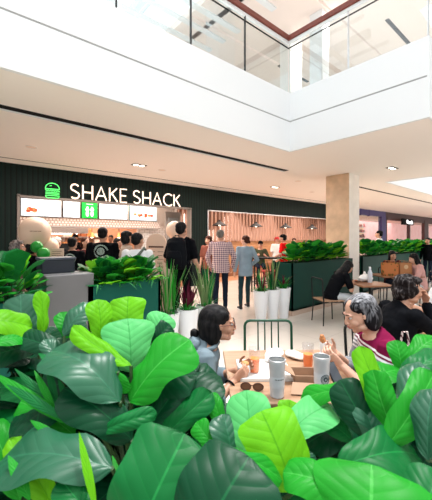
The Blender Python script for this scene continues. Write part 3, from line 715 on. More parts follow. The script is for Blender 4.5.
m = cloth('checked_shirt', (0.4, 0.3, 0.33)); n, l, bs = nodes_of(m); x, y, z = coords(n, l)
a_ = stripes(n, l, mth(n, l, 'ADD', x, mth(n, l, 'MULTIPLY', y, 0.6)), 0.042, 0.42); b_ = stripes(n, l, z, 0.042, 0.42)
l.new(mix(n, l, mth(n, l, 'MULTIPLY', mth(n, l, 'ADD', a_, b_), 0.5), (0.68, 0.52, 0.50), (0.07, 0.03, 0.10)), bs.inputs['Base Color']); C_CHECK = m
m = cloth('striped_knit', (0.4, 0.3, 0.33)); n, l, bs = nodes_of(m); x, y, z = coords(n, l)
# grey body, maroon yoke with white bands across the chest and shoulders
zz = mth(n, l, 'ADD', z, mth(n, l, 'MULTIPLY', y, -0.35))
yoke = mth(n, l, 'GREATER_THAN', zz, 0.875); body = mix(n, l, stripes(n, l, x, 0.02, 0.5), (0.20, 0.21, 0.23), (0.26, 0.27, 0.29))
band = mth(n, l, 'MULTIPLY', stripes(n, l, zz, 0.026, 0.5), mth(n, l, 'MULTIPLY', mth(n, l, 'GREATER_THAN', zz, 0.80), mth(n, l, 'LESS_THAN', zz, 0.905)))
c_ = mix(n, l, yoke, body, (0.17, 0.008, 0.045)); c_ = mix(n, l, mth(n, l, 'MULTIPLY', mth(n, l, 'GREATER_THAN', y, 0.36), 1.0), c_, (0.17, 0.008, 0.045)); c_ = mix(n, l, band, c_, (0.75, 0.72, 0.74)); l.new(c_, bs.inputs['Base Color']); C_STRIPE = m

def dirf(deg): return V3((0, math.sin(R(deg)), math.cos(R(deg))))
def figure(label, X, Y, alpha, h=1.70, hip=0.93, lean=2, nlean=None, hy=0, hp=0, hands=None, feet=None, top=None, sleeve='short', bottom=None, shoes=C_SHOE,
           hair='short', hairm=HB, skin=None, vox=0.010, w=1.0, face=True, curl=0.35, palm=None, elbow=None, hem=0.10, group=None, hdir=None, roll=0, knee=None, hairlow=None):
    s = h / 1.70; skin = skin or SK2; top = top or C_BLACK; bottom = bottom or C_DENIM
    t = thing('person', label, 'person', W(X, Y), YAW + R(alpha), group); t.scale = (s, s, s)
    seated = hip < 0.8; p0 = V3((0, 0, hip))
    nl = lean * 1.2 if nlean is None else nlean
    pw = p0 + dirf(lean * .6) * .15; pc = pw + dirf(lean) * .19; ps = pc + dirf(lean * 1.15) * .13; pn = ps + dirf(lean * 1.2) * .055; hc = pn + dirf(nl) * .125
    H = rot3(hy, hp, roll); hands = hands or {}; feet = feet or {}
    hc2 = hc + V3((0, .012, 0))
    SH = {-1: ps + V3((-.165 * w, 0, 0)) - dirf(lean) * .012, 1: ps + V3((.165 * w, 0, 0)) - dirf(lean) * .012}
    AR = {}; LG = {}
    for sd in (-1, 1):
        tg = hands.get(sd, V3((.25 * sd, .05, hip - .09)) if not seated else V3((.16 * sd, .34, hip + .12)))
        eh = (elbow or {}).get(sd, (.45 * sd, -.7, -.6)); e, wv = ik(SH[sd], tg, .285, .255, eh); AR[sd] = (e, wv)
        hj = p0 + V3((.088 * sd, 0, -.01)); ft = V3(feet.get(sd, (.10 * sd, 0, .085) if not seated else (.11 * sd, .40, .085)))
        k, an = ik(hj, ft, .425, .415, (knee or (0, 1, .25 if seated else 0))); LG[sd] = (hj, k, an)
    # the body: one continuous skin
    b = MB()
    b.loft([(p0 - dirf(0) * .10, .10, .085), (p0, .155 * w, .108), (pw, .128 * w, .095), (pc, .152 * w, .110), (ps - dirf(lean) * .01, .160 * w, .082), (ps + dirf(lean) * .035, .095, .065), (pn, .055, .055)], (1, 0, 0), 20)
    b.capsule(ps, pn, .062, .054); b.capsule(pn, hc + V3((0, -.012, -.05)), .052, .050)
    head_shape(b, hc2, H)
    for sd in (-1, 1):
        e, wv = AR[sd]; b.chain([(SH[sd], .052), (e, .041), (wv, .027)], 12); b.ell((e + wv) / 2 * .6 + e * .4 * 1.0, .001) if False else None
        d = (wv - e).normalized(); d = V3(hdir[sd]) if hdir and sd in hdir else d
        pnm = (palm or {}).get(sd, (-sd, .2, 0)); hand(b, wv + d * .01, d, pnm, (0, 1, .6), curl)
        hj, k, an = LG[sd]; b.chain([(hj, .066), (k, .044), ((k + an) / 2 + V3((0, -.004, .02)), .042), (an, .030)], 12)
        b.capsule(an + V3((0, -.03, -.045)), an + V3((0, .14, -.06)), .03, .024)
    b.build('body', skin, t, voxel=vox * (0.6 if vox < .008 else 0.85), sm=7 if vox < .008 else 2)
    # garments
    o = .014; g = MB()
    g.loft([(p0 - dirf(0) * hem, .160 * w + o, .112 + o), (p0, .160 * w + o, .114 + o), (pw, .140 * w + o, .102 + o), (pc, .158 * w + o, .114 + o), (ps - dirf(lean) * .01, .162 * w + o, .086 + o), (ps + dirf(lean) * .038, .092 + o, .062 + o), (pn - dirf(lean) * .012, .060 + o, .058 + o)], (1, 0, 0), 24)
    for sd in (-1, 1):
        e, wv = AR[sd]; a = SH[sd]
        if sleeve == 'short': g.chain([(a, .052 + o), (a + (e - a) * .72, .054 + o)], 14)
        elif sleeve == 'elbow': g.chain([(a, .052 + o), (e, .044 + o), (e + (wv - e) * .35, .044 + o)], 14)
        elif sleeve == 'none': g.capsule(a * 1.0, a - dirf(lean) * .01, .05 + o)
        else: g.chain([(a, .052 + o), (e, .043 + o), (e + (wv - e) * .90, .030 + o)], 14)
    g.build('shirt', top, t, voxel=vox, sm=4, disp=(.008, 9))
    g = MB(); g.loft([(p0 - dirf(0) * .10, .125, .10), (p0 - dirf(0) * .02, .160 * w + .006, .114), (p0 + dirf(0) * .06, .145 * w + .006, .104)], (1, 0, 0), 20)
    for sd in (-1, 1):
        hj, k, an = LG[sd]; g.chain([(hj, .086), (k, .062), (an + (k - an) * .10, .048)], 14)
    g.build('trousers', bottom, t, voxel=vox, sm=3, disp=(.006, 9))
    for sd in (-1, 1):
        an = LG[sd][2]; g = MB(); z0 = an.z - .085
        g.loft([(an + V3((0, -.06, -.055)), .030, .035, (0, 1, 0)), (an + V3((0, -.03, -.04)), .040, .050, (0, 1, 0)), (an + V3((0, .05, -.045)), .042, .042, (0, 1, 0)), (an + V3((0, .13, -.058)), .046, .028, (0, 1, 0)), (an + V3((0, .185, -.066)), .030, .018, (0, 1, 0))], (1, 0, 0), 14)
        g.capsule(an + V3((0, -.02, -.04)), an + V3((0, -.015, .015)), .042, .043)
        sh = g.build('shoe', shoes, t, voxel=max(vox, .008), sm=2)
        MB().loft([(an + V3((0, -.065, -.078)), .028, .010, (0, 1, 0)), (an + V3((0, .0, -.076)), .038, .010, (0, 1, 0)), (an + V3((0, .12, -.076)), .047, .010, (0, 1, 0)), (an + V3((0, .19, -.074)), .028, .009, (0, 1, 0))], (1, 0, 0), 12).build('sole', C_SOLE, sh)
    P = lambda x, y, z: hc2 + H @ V3((x, y, z))
    if hair:
        g = MB()
        for c, r in HAIR[hair]: g.ell(P(*c), r, H)
        if hairlow: g.loft([(P(0, -.07, -.06), .085, .045), (P(0, -.10, -.20), .08, .04), (pc + V3((0, -.12, .0)), .05, .025)], (1, 0, 0), 14)
        hv = max(.0055, vox * .7); g.build('hair', hairm, t, voxel=hv, sm=7 if hair != 'curly' else 4, disp=(.003 if hair != 'curly' else .012, 16 if hair != 'curly' else 20))
    if face:
        for sd in (-1, 1):
            g = MB(); g.ell(P(.031 * sd, .0775, .006), (.0125, .0095, .0058), H, 14, 10); e = g.build('eye', M['eye_white'], t)
            g = MB(); g.ell(P(.031 * sd, .0835, .006), (.006, .005, .0062), H, 10, 8); g.build('iris', M['iris'], e)
            g = MB(); g.tube([P(.014 * sd, .093, .025), P(.030 * sd, .0925, .032), P(.047 * sd, .078, .027)], [.003, .0035, .002], 6); g.build('eyebrow', hairm, t)
        g = MB(); g.ell(P(0, .0945, -.0515), (.019, .006, .0038), H); g.ell(P(0, .0925, -.061), (.017, .006, .0048), H); g.build('lips', M['lip'], t)
    t.update_tag()
    return dict(root=t, P=P, H=H, hc=hc2, AR=AR, SH=SH, ps=ps, pc=pc, pw=pw, p0=p0, pn=pn, s=s, LG=LG)
def xx(px, Y): return (px - 216.0) / FPX * Y

# --- seated woman eating, blue-grey hoodie
F1 = figure('woman in blue-grey top and glasses eating at the table, black bob with small bun', xx(214, 1.95) - .18, 1.95, -88, h=1.60, hip=.53, lean=19, nlean=26, hp=2, hy=-2,
    hands={1: V3((.09, .31, .80)), -1: V3((-.05, .35, .81))}, elbow={1: (.5, -.2, -1), -1: (-.5, -.2, -1)}, palm={1: (-1, .1, .4), -1: (1, .1, .4)}, hdir={1: (-.25, .75, .55), -1: (.2, .75, .5)},
    top=C_GREY, sleeve='elbow', bottom=C_DENIM, hair='sleek', hairm=HB, skin=SK2, vox=.0062, curl=.62, w=1.02)
t = F1['root']; P = F1['P']
MB().ell(P(0, -.162, -.070), (.030, .030, .030), F1['H']).build('hair_bun', HB, t, disp=(.003, 40))
g = MB()
for sd in (-1, 1): g.tube([P(.031 * sd + .024 * math.cos(a), .098, .004 + .020 * math.sin(a)) for a in [2 * PI * i / 16 for i in range(16)]], .0016, 6, closed=True); g.tube([P(.055 * sd, .096, .008), P(.080 * sd, .02, .006), P(.078 * sd, -.01, .0)], .0016, 6)
g.tube([P(-.008, .1, .006), P(.008, .1, .006)], .0016, 6); g.build('eyeglasses', mat('brown_frame', (0.10, 0.03, 0.025), 0.3), t)
g = MB(); pn = F1['pn']; g.loft([(pn + V3((0, -.085, -.03)), .10, .04), (pn + V3((0, -.095, .0)), .12, .045), (pn + V3((0, -.08, .03)), .10, .035)], (1, 0, 0), 16)
g.tube([F1['ps'] + V3((.115 * math.cos(a), .085 * math.sin(a) - .005, .03 + .012 * math.sin(a))) for a in [2 * PI * i / 24 for i in range(24)]], .013, 8, closed=True)
g.build('hood', C_GREY, t, voxel=.007, disp=(.006, 14))
e, wv = F1['AR'][1]; d = (wv - e).normalized(); a_, b_ = ortho(d)
MB().tube([wv - d * .03 + (a_ * math.cos(q) + b_ * math.sin(q)) * .034 for q in [2 * PI * i / 20 for i in range(20)]], .006, 8, closed=True).build('wristband', M['black'], t)

# --- seated elderly woman with pastry
F2 = figure('elderly woman with grey-streaked bob holding food, striped maroon and grey jersey', xx(361, 1.95) + .235, 1.97, 84, h=1.68, hip=.53, lean=18, nlean=30, hp=20, hy=8,
    hands={-1: V3((-.10, .36, .84)), 1: V3((.06, .35, .85))}, elbow={1: (.4, -.2, -1), -1: (-.4, -.3, -1)}, palm={1: (-1, .1, .5), -1: (.8, .1, .6)}, hdir={1: (-.2, .7, .5), -1: (.15, .7, .55)},
    top=C_STRIPE, sleeve='elbow', bottom=C_BLACK, hair='bob', hairm=HG, skin=SK1, vox=.0062, curl=.55, w=1.08)
# --- seated woman in black sweater, chin on hand
F3 = figure('woman with curly dark grey hair in a black sweater resting chin on hand', xx(405, 2.65) - .155, 2.65, -84, h=1.72, hip=.53, lean=17, nlean=20, hp=4, hy=-6,
    hands={1: V3((.03, .33, 1.035)), -1: V3((-.12, .42, .80))}, elbow={1: (.3, .5, -1), -1: (-.5, -.2, -1)}, palm={1: (0, -1, .3), -1: (0, 0, -1)}, hdir={1: (-.05, -.15, 1)},
    top=C_BLACK, sleeve='long', bottom=C_BLACK, hair='curly', hairm=HG2, skin=SK2, vox=.0075, curl=.75, w=1.1)
P = F3['P']; MB().ell(F3['pc'] + V3((.05, .15, .03)), (.012, .006, .016)).build('pendant', mat('blue_pendant', (0.08, 0.2, 0.45), 0.3), F3['root'])

# --- behind the tables
F4 = figure('long-haired woman in a black tee hunched over her phone beside the stone column', xx(331, 6.0), 6.0, -80, h=1.66, hip=.53, lean=32, nlean=45, hp=38, hands={1: V3((.06, .44, .76)), -1: V3((-.05, .46, .76))},
    elbow={1: (.6, -.2, -1), -1: (-.6, -.2, -1)}, top=C_BLACK, bottom=C_PALE, hair='long', hairlow=True, skin=SK2, feet={-1: V3((-.1, .55, .085)), 1: V3((.12, .50, .085))})
F5 = figure('dark-haired woman facing us behind the two brown paper bags', xx(391, 8.1), 8.1, 178, h=1.68, hip=.53, lean=6, hp=6, top=cloth('dark_wine_cloth', (0.07, 0.02, 0.02)), hair='long', skin=SK2)
F6 = figure('black-haired woman in a pink blouse sitting near the paper bags', xx(421, 7.2), 7.2, 86, h=1.66, hip=.53, lean=14, hp=14, hands={-1: V3((-.1, .42, .8)), 1: V3((.1, .42, .8))}, top=C_PINK, sleeve='long', bottom=C_PALE, hair='long', hairlow=True, skin=SK1)
F7 = figure('person in a white long-sleeved shirt across from the woman in black sweater', xx(456, 3.5), 3.5, 95, h=1.7, hip=.53, lean=14, hp=8, hands={-1: V3((-.1, .40, .80)), 1: V3((.1, .42, .82))}, top=C_WHITE, sleeve='long', bottom=C_BLACK, hair='short', skin=SK2)
F8 = figure('dark-haired man in a white shirt walking behind the far planter', xx(380, 10.8), 10.8, 60, h=1.86, top=C_WHITE, sleeve='long', hair='short', skin=SK1)
F9 = figure('person in black standing behind the far planter near the second skylight', xx(428, 11.5), 11.5, 120, h=1.62, top=C_BLACK, sleeve='long', hair='short', skin=SK2)

# --- shoppers in front of the shop
G1 = figure('tall man in black tee and dark trousers wearing a black backpack', xx(181, 5.3), 5.3, -14, h=1.87, top=C_BLACK, bottom=C_BLACK, hair='short', skin=SK2, hy=-10, hands={-1: V3((-.22, .20, 1.0)), 1: V3((.20, .24, 1.0))}, elbow={-1: (-.25, -.8, -.6), 1: (.25, -.8, -.6)}, w=1.0)
G2 = figure('man in a purple and white checked shirt and dark jeans seen from behind', xx(220.5, 6.9), 6.9, -8, h=1.79, hip=.93, top=C_CHECK, sleeve='long', bottom=C_DENIM, hair='crop', hairm=hair_mat('short_grey_hair', (0.10, 0.09, 0.08), (0.25, 0.22, 0.2)), skin=SK2, w=1.10, hands={-1: V3((-.24, .16, .90)), 1: V3((.24, .16, .90))}, hem=.12, elbow={-1: (-.6, -.6, 0), 1: (.6, -.6, 0)}, hy=-14)
G3 = figure('woman with tied brown hair in a loose pale denim shirt and dark leggings', xx(245.5, 7.2), 7.2, 14, h=1.66, top=C_LDENIM, sleeve='long', bottom=cloth('dark_teal_leggings', (0.02, 0.05, 0.06)), hair='tied', hairm=HBR, skin=SK1, w=.98, hem=.17, hy=34, feet={-1: V3((-.14, -.06, .085)), 1: V3((.10, .12, .085))}, hands={-1: V3((-.24, .06, .86)), 1: V3((.20, .14, 1.0))})
G4 = figure('brown-haired woman standing beyond the man in the checked shirt', xx(209, 8.1), 8.1, 150, h=1.66, top=cloth('rust_cloth', (0.2, 0.07, 0.05)), hair='long', hairm=HBR, skin=SK1)
G5 = figure('man in a bright red tee and dark cap by the planter', xx(284, 9.6), 9.6, 62, h=1.71, top=C_RED, bottom=C_BLACK, hair='short', skin=SK2, hands={-1: V3((-.22, .25, 1.0)), 1: V3((.22, .2, .95))}, w=1.08)
G6 = figure('person in an olive black shirt seated at the high table', xx(261, 10.0), 10.2, 178, h=1.66, hip=.78, lean=10, top=C_OLIVE, hair='short', skin=SK2, hands={-1: V3((-.15, .32, 1.06)), 1: V3((.15, .32, 1.06))}, feet={-1: V3((-.1, .25, .33)), 1: V3((.1, .25, .33))})
G7 = figure('person in white shirt and red cap further inside the shop', xx(276.5, 11.4), 11.4, 200, h=1.64, top=C_WHITE, hair='short', hairm=mat('red_cap_cloth', (0.45, 0.03, 0.03), 0.8), skin=SK2)
G8 = figure('person in a dusty pink shirt just behind the man in red', xx(294, 11.2), 11.2, 170, h=1.60, top=C_PINK, hair='short', hairm=HBR, skin=SK1)
G9 = figure('dark-haired person inside the shop beside the column', xx(319, 11.8), 11.8, 170, h=1.42, top=C_BLACK, hair='short', skin=SK3)
# --- the queue
Q1 = figure('person with a grey patterned headscarf at the end of the queue', xx(16, 4.9), 4.9, -70, h=1.56, top=cloth('mauve_cloth', (0.16, 0.09, 0.09)), sleeve='long', hair='curly', hairm=hair_mat('patterned_scarf', (0.07, 0.05, 0.05), (0.30, 0.27, 0.25), .5), skin=SK2)
Q2 = figure('person with black hair between the headscarf and the green balloons', xx(31, 5.5), 5.5, -40, h=1.53, top=C_BLACK, hair='bob', skin=SK2)
Q3 = figure('person in a white cap and dark shirt behind the small card sign', xx(56, 6.6), 6.6, -10, h=1.62, top=C_BLACK, hair='short', hairm=mat('white_cap_cloth', (0.55, 0.5, 0.46), 0.8), skin=SK2)
Q4 = figure('shorter queuing person in a black tee with pale back print', xx(72, 5.6), 5.6, 5, h=1.62, top=C_BLACK, hair='short', skin=SK2)
Q5 = figure('brown-haired woman in the queue turning her face towards us', xx(85, 6.2), 6.2, -130, h=1.62, top=cloth('wine_cloth', (0.15, 0.04, 0.04)), hair='bob', hairm=HBR, skin=SK1)
Q6 = figure('broad queuing man in a black tee with large pale back print', xx(102.5, 5.6), 5.6, 6, h=1.79, top=C_BLACK, hair='short', skin=SK2, w=1.2)
Q7 = figure('person in dark red between the emblem shirt and the white shirt', xx(117, 6.6), 6.6, -120, h=1.60, top=cloth('deep_red_cloth', (0.18, 0.03, 0.03)), hair='short', skin=SK2)
Q8 = figure('taller black-haired person in a pale top facing the menu board', xx(126, 5.6), 5.6, -60, h=1.73, top=cloth('pale_tan_cloth', (0.5, 0.38, 0.3)), hair='bob', skin=SK2)
Q9 = figure('black-haired man in a white tee with grey shoulder bag', xx(137, 4.75), 4.75, -12, h=1.68, top=C_WHITE, hair='short', skin=SK2, w=1.14, hy=-15)
S1 = figure('worker in a black cap behind the order counter near the balloons', xx(64, 9.5), 9.6 + .7, 170, h=1.72, top=C_BLACK, hair='short', skin=SK2)
S2 = figure('worker in a black shirt behind the order counter near the menu board', xx(111, 10.9), 10.9, 185, h=1.70, top=C_BLACK, hair='short', skin=SK3)

def back_print(F, r):
    g = MB(); c = F['pc'] + V3((0, -.134, .03))
    for q in range(24):
        a = 2 * PI * q / 24; g.ell(c + V3((r * math.cos(a), abs(math.cos(a)) ** 2 * r * .35, r * math.sin(a))), (.018, .008, .012), None, 8, 6)
    for q in range(12):
        a = 2 * PI * q / 12; g.ell(c + V3((r * .5 * math.cos(a), .0, r * .5 * math.sin(a))), (.016, .008, .016), None, 8, 6)
    g.ell(c + V3((0, .0, 0)), (.03, .010, .05), None, 10, 8); g.build('back_print', mat('pale_green_print', (0.30, 0.38, 0.33), 0.8), F['root'])
back_print(Q6, .10); back_print(Q4, .085)
def cap(F, col):
    g = MB(); P = F['P']; g.ell(P(0, -.012, .062), (.088, .104, .070), F['H']); g.loft([(P(0, .07, .055), .07, .006), (P(0, .15, .045), .055, .005)], F['H'] @ V3((1, 0, 0)), 12)
    g.build('cap', col, F['root'], voxel=.006, sm=2)
cap(G5, C_BLACK); cap(G6, C_BLACK); cap(S1, C_BLACK); cap(G7, mat('red_cap', (0.45, 0.03, 0.03), 0.8)); cap(Q3, mat('white_cap', (0.6, 0.55, 0.5), 0.8))

def backpack(F, label, m_):
    r = F['root']; t = thing('backpack', label, 'bag', r.location, r.rotation_euler.z); t.scale = r.scale
    c = F['pc'] + V3((0, -.20, -.04)); g = MB()
    g.loft([(c + V3((0, .01, -.23)), .12, .06, (0, 0, 1)), (c + V3((0, 0, -.20)), .155, .09, (0, 0, 1)), (c + V3((0, 0, .0)), .16, .10, (0, 0, 1)), (c + V3((0, .01, .16)), .14, .085, (0, 0, 1)), (c + V3((0, .03, .23)), .08, .05, (0, 0, 1))], (1, 0, 0), 20)
    g.build('main_compartment', m_, t, voxel=.01, disp=(.01, 8))
    g = MB(); g.loft([(c + V3((0, -.09, -.18)), .11, .03, (0, 0, 1)), (c + V3((0, -.10, -.05)), .12, .045, (0, 0, 1)), (c + V3((0, -.085, .04)), .09, .03, (0, 0, 1))], (1, 0, 0), 16); g.build('front_pocket', m_, t, voxel=.01)
    for sd in (-1, 1):
        s_ = F['SH'][sd]; MB().tube([c + V3((.09 * sd, .07, .17)), s_ * 0.62 + F['ps'] * .38 + V3((0, -.06, .07)), s_ * .62 + F['ps'] * .38 + V3((0, .05, .055)), s_ * .62 + F['ps'] * .38 + V3((.02 * sd, .115, -.06)), s_ * .8 + F['ps'] * .2 + V3((0, .03, -.24)), c + V3((.14 * sd, .06, -.15))], .017, 8).build('strap', m_, t)
    MB().tube([c + V3((-.03, .03, .22)), c + V3((-.03, .02, .26)), c + V3((.03, .02, .26)), c + V3((.03, .03, .22))], .008, 6).build('carry_loop', m_, t)
backpack(G1, 'black backpack on the back of the tall man in black tee', cloth('charcoal_nylon', (0.006, 0.007, 0.009), 0.7))
r = Q9['root']; t = thing('shoulder_strap', 'grey strap crossing the back of the man in white tee', 'bag strap', r.location, r.rotation_euler.z); t.scale = r.scale
p_ = Q9['ps']; g = MB(); g.tube([p_ + V3((.12, .09, -.02)), p_ + V3((.11, 0, .068)), p_ + V3((.09, -.115, -.01)), p_ + V3((-.02, -.155, -.15)), p_ + V3((-.15, -.12, -.32))], .02, 8); g.build('webbing', cloth('grey_webbing', (0.13, 0.15, 0.13)), t)
# ------------------------------------------------------------------ chairs and tables
def cafe_chair(label, X, Y, alpha, metal, seatm, spokes=5, w=.42, backh=.83):
    t = thing('cafe_chair', label, 'chair', W(X, Y), YAW + R(alpha)); h = w / 2
    MB().box((-h, -.2, .435), (h, .2, .458), .008).build('seat', seatm, t, smooth=False)
    MB().tube([(-h + .01, -.19, .42), (h - .01, -.19, .42), (h - .01, .19, .42), (-h + .01, .19, .42)], .011, 8, closed=True).build('seat_rail', metal, t)
    # arched back at the rear (local -Y), sitter faces +Y
    pts = [(-h, -.20, .42), (-h, -.215, .60), (-h, -.225, backh - .05)] + [(-h + .05 - .05 * math.cos(a), -.226, backh - .05 + .05 * math.sin(a)) for a in (R(30), R(60), R(90))] + [(h - .05 + .05 * math.cos(a), -.226, backh - .05 + .05 * math.sin(a)) for a in (R(90), R(60), R(30))] + [(h, -.225, backh - .05), (h, -.215, .60), (h, -.20, .42)]
    MB().tube(pts, .0125, 10).build('back_frame', metal, t)
    for k in range(spokes):
        q = (k - (spokes - 1) / 2) * w * .145; MB().tube([(q, -.20, .44), (q, -.224, backh - .003)], .0065, 8).build('back_spoke', metal, t)
    for sx in (-1, 1):
        for sy in (-1, 1): MB().tube([(sx * (h - .01), sy * .19, .43), (sx * (h + .01), sy * .215, 0.005)], .011, 8).build('leg', metal, t)
    return t
cafe_chair('green metal chair with spindle back empty at the far side of the table', xx(269, 2.95), 2.78, 180, M['green_metal'], M['green_metal'], 4, .44, .82)
cafe_chair('chair under the woman in the blue-grey top', xx(214, 1.95) - .30, 1.95, -88, M['green_metal'], M['wood_table'], 5)
cafe_chair('chair under the elderly woman in the striped jersey', xx(361, 1.95) + .30, 1.97, 84, M['black_metal'], M['wood_table'], 5)
cafe_chair('chair under the woman in the black sweater', xx(405, 2.65) - .18, 2.65, -84, M['black_metal'], M['wood_table'], 4)
cafe_chair('wooden-seated chair under the woman hunched over her phone', xx(328, 6.0), 6.0, -80, M['black_metal'], M['wood_table'], 0, .42, .85)
cafe_chair('empty wooden-seated chair on the near side of the phone table', xx(374, 5.2), 5.2, 12, M['black_metal'], M['wood_table'], 3, .42, .82)
cafe_chair('chair under the woman in the pink blouse', xx(424, 7.2), 7.2, 86, M['black_metal'], M['wood_table'], 3)
cafe_chair('chair under the woman behind the paper bags', xx(391, 8.15), 8.15, 178, M['black_metal'], M['wood_table'], 3)
cafe_chair('chair under the person in the white long-sleeved shirt', xx(459, 3.5), 3.5, 95, M['black_metal'], M['wood_table'], 3)

def table(label, X, Y, alpha, w, d, topm=None, z=.75):
    t = thing('cafe_table', label, 'table', W(X, Y), YAW + R(alpha))
    MB().box((-w / 2, -d / 2, z - .03), (w / 2, d / 2, z), .008, 3).build('tabletop', topm or M['wood_table'], t, smooth=False)
    MB().lathe([(.025, .04), (.025, z - .05), (.03, z - .05)], n=16).build('pedestal', M['black_metal'], t)
    MB().box((-.22, -.03, z - .055), (.22, .03, z - .03)).build('support_bracket', M['black_metal'], t, smooth=False)
    MB().lathe([(.24, 0), (.24, .012), (.06, .035), (.03, .05)], n=28).build('base', M['black_metal'], t)
    return t
TX, TY = .465, 2.03
table('pale oak cafe table with tray, drinks and kraft box', TX, TY, 2, .80, .78)
table('brown wooden table with white bag and bottle beside the phone user', xx(370, 5.95), 5.95, 3, .60, .62, M['wood_dark'])
table('brown wooden table carrying the two brown paper bags', xx(394, 7.4), 7.35, 3, .95, .66, M['wood_dark'])
table('brown wooden table in front of the woman in black sweater', 1.98, 2.72, 2, .66, .62, M['wood_mid'])
# high table and stools by the shop entrance
t = thing('high_table', 'long black high table just outside the slatted seating', 'table', W(xx(270, 9.3), 9.3), YAW + R(4))
MB().box((-.55, -.25, 1.0), (.55, .25, 1.04), .006).build('tabletop', M['black_metal'], t, smooth=False)
for sx in (-1, 1):
    for sy in (-1, 1): MB().box((sx * .5 - .02, sy * .2 - .02, 0), (sx * .5 + .02, sy * .2 + .02, 1.0)).build('leg', M['black_metal'], t, smooth=False)
for sy in (-1, 1): MB().box((-.5, sy * .2 - .012, .28), (.5, sy * .2 + .012, .31)).build('footrail', M['black_metal'], t, smooth=False)
M['stool_red'] = mat('red_stool_paint', (0.45, 0.05, 0.05), 0.4)
for X_, Y_, lab in ((xx(261, 10.2), 10.22, 'red stool under the person at the high table'), (xx(268, 8.7), 8.72, 'red stool empty on the near side of the high table'), (xx(279, 8.7), 8.72, 'red stool beside the one near the tall pots')):
    t = thing('bar_stool', lab, 'stool', W(X_, Y_), YAW)
    MB().lathe([(.15, .68), (.165, .69), (.165, .71), (.15, .72)], n=24).build('seat', M['stool_red'], t)
    for q in range(4):
        a = PI / 4 + q * PI / 2; MB().tube([(.12 * math.cos(a), .12 * math.sin(a), .69), (.19 * math.cos(a), .19 * math.sin(a), .005)], .011, 8).build('leg', M['stool_red'], t)
    MB().tube([(.165 * math.cos(2 * PI * i / 20), .165 * math.sin(2 * PI * i / 20), .28) for i in range(20)], .008, 6, closed=True).build('foot_ring', M['stool_red'], t)

# ------------------------------------------------------------------ on the near table
Z0 = .75
def on(px, py, z=Z0):
    Y = (EYE - z) * FPX / (py - HOR); return xx(px, Y), Y
t = thing('serving_tray', 'white rectangular tray with paper on the oak table', 'tray', W(xx(264, 2.02), 2.03, Z0), YAW + R(1))
g = MB(); hw, hd = .165, .15
g.box((-hw, -hd, 0), (hw, hd, .006), .003); 
for a in ((-hw, -hd, hw, -hd + .012), (-hw, hd - .012, hw, hd), (-hw, -hd, -hw + .012, hd), (hw - .012, -hd, hw, hd)): g.box((a[0], a[1], .004), (a[2], a[3], .020), .003)
g.build('tray_body', mat('white_tray', (0.80, 0.80, 0.78), 0.4), t, smooth=False)
MB().box((-hw + .02, -hd + .02, .0065), (hw - .02, hd - .02, .0078)).build('tray_liner', M['paper_white'], t, smooth=False)
def crumple(label, X, Y, z, r, seed, m_, cat='paper', name='crumpled_paper'):
    g = MB(); g.ell((0, 0, r[2] * .8), r, None, 28, 18)
    o = g.build(name, m_, None, smooth=False, disp=(min(r) * .9, 1.6 / max(r) * .6)); o.location = W(X, Y, z); o.rotation_euler = (0, 0, seed); setp(o, label, cat); return o
crumple('crumpled white sandwich paper at the back edge of the tray', xx(275, 2.24), 2.25, Z0 + .004, (.13, .06, .03), .4, M['paper_white'])
crumple('loose white napkin between the tray and the second drink', xx(296, 2.26), 2.27, Z0 + .002, (.09, .06, .022), 1.3, M['paper_white'], 'napkin', 'paper_napkin')
M['juice'] = mat('orange_juice', (1.0, 0.22, 0.04), 0.35)
def juice(px, py, lab, hgt=.125, lvl=.075, zt=Z0):
    X, Y = on(px, py, zt); t = thing('juice_cup', lab, 'cup', W(X, Y, zt))
    MB().lathe([(.028, .0), (.030, .004), (.038, hgt), (.040, hgt + .003), (.0385, hgt + .004), (.0365, hgt), (.0285, .006), (.001, .005)], n=32, cap=False).build('plastic_cup', M['cup_clear'], t)
    MB().lathe([(.0275, .007), (.0275 + .008 * lvl / hgt, lvl)], n=32).build('juice', M['juice'], t)
    return t
juice(254.5, 372, 'clear cup of orange juice standing on the white tray', .150, .088, Z0 + .008)
juice(308, 367, 'clear cup of orange juice behind the kraft box', .150, .088)
M['tumbler'] = mat('frosted_white_tumbler', (0.66, 0.70, 0.74), 0.3, noise_amt=0.05, nscale=30)
def tumbler(px, py, lab, k=1.0):
    X, Y = on(px, py); t = thing('tumbler', lab, 'tumbler', W(X, Y, Z0), YAW + 0.15)
    MB().lathe([(.030 * k, 0), (.034 * k, .004), (.0405 * k, .165 * k), (.0430 * k, .170 * k), (.0430 * k, .182 * k), (.0390 * k, .182 * k), (.0375 * k, .05 * k), (.001, .045 * k)], n=40, cap=False).build('cup_wall', M['tumbler'], t)
    MB().lathe([(.040 * k, .177 * k), (.041 * k, .181 * k), (.012 * k, .183 * k)], n=36).build('lid', mat('clear_grey_lid', (0.07, 0.085, 0.09), 0.35, spec=0.2), t)
    MB().tube([(.041 * k * math.cos(2 * PI * i / 32), .041 * k * math.sin(2 * PI * i / 32), .183 * k) for i in range(32)], .003, 8, closed=True).build('rim', M['steel'], t)
    return t
t = tumbler(277, 396, 'white tumbler with a thin line of print beside the sunglasses', 1.08)
g = MB()
for i in range(14):
    a = -PI / 2 - .55 + i * .085; 
    if i % 4 != 3: g.box((-.0022, -.0006, 0), (.0022, .0006, .006), M=Matrix.Translation((.0414 * math.cos(a), .0414 * math.sin(a), .100)) @ Matrix.Rotation(a + PI / 2, 4, 'Z'))
g.build('printed_line', M['screen_print'], t, smooth=False)
t = tumbler(321.5, 392, 'white tumbler with a dark round emblem behind the brown sheet', 1.08)
g = MB()
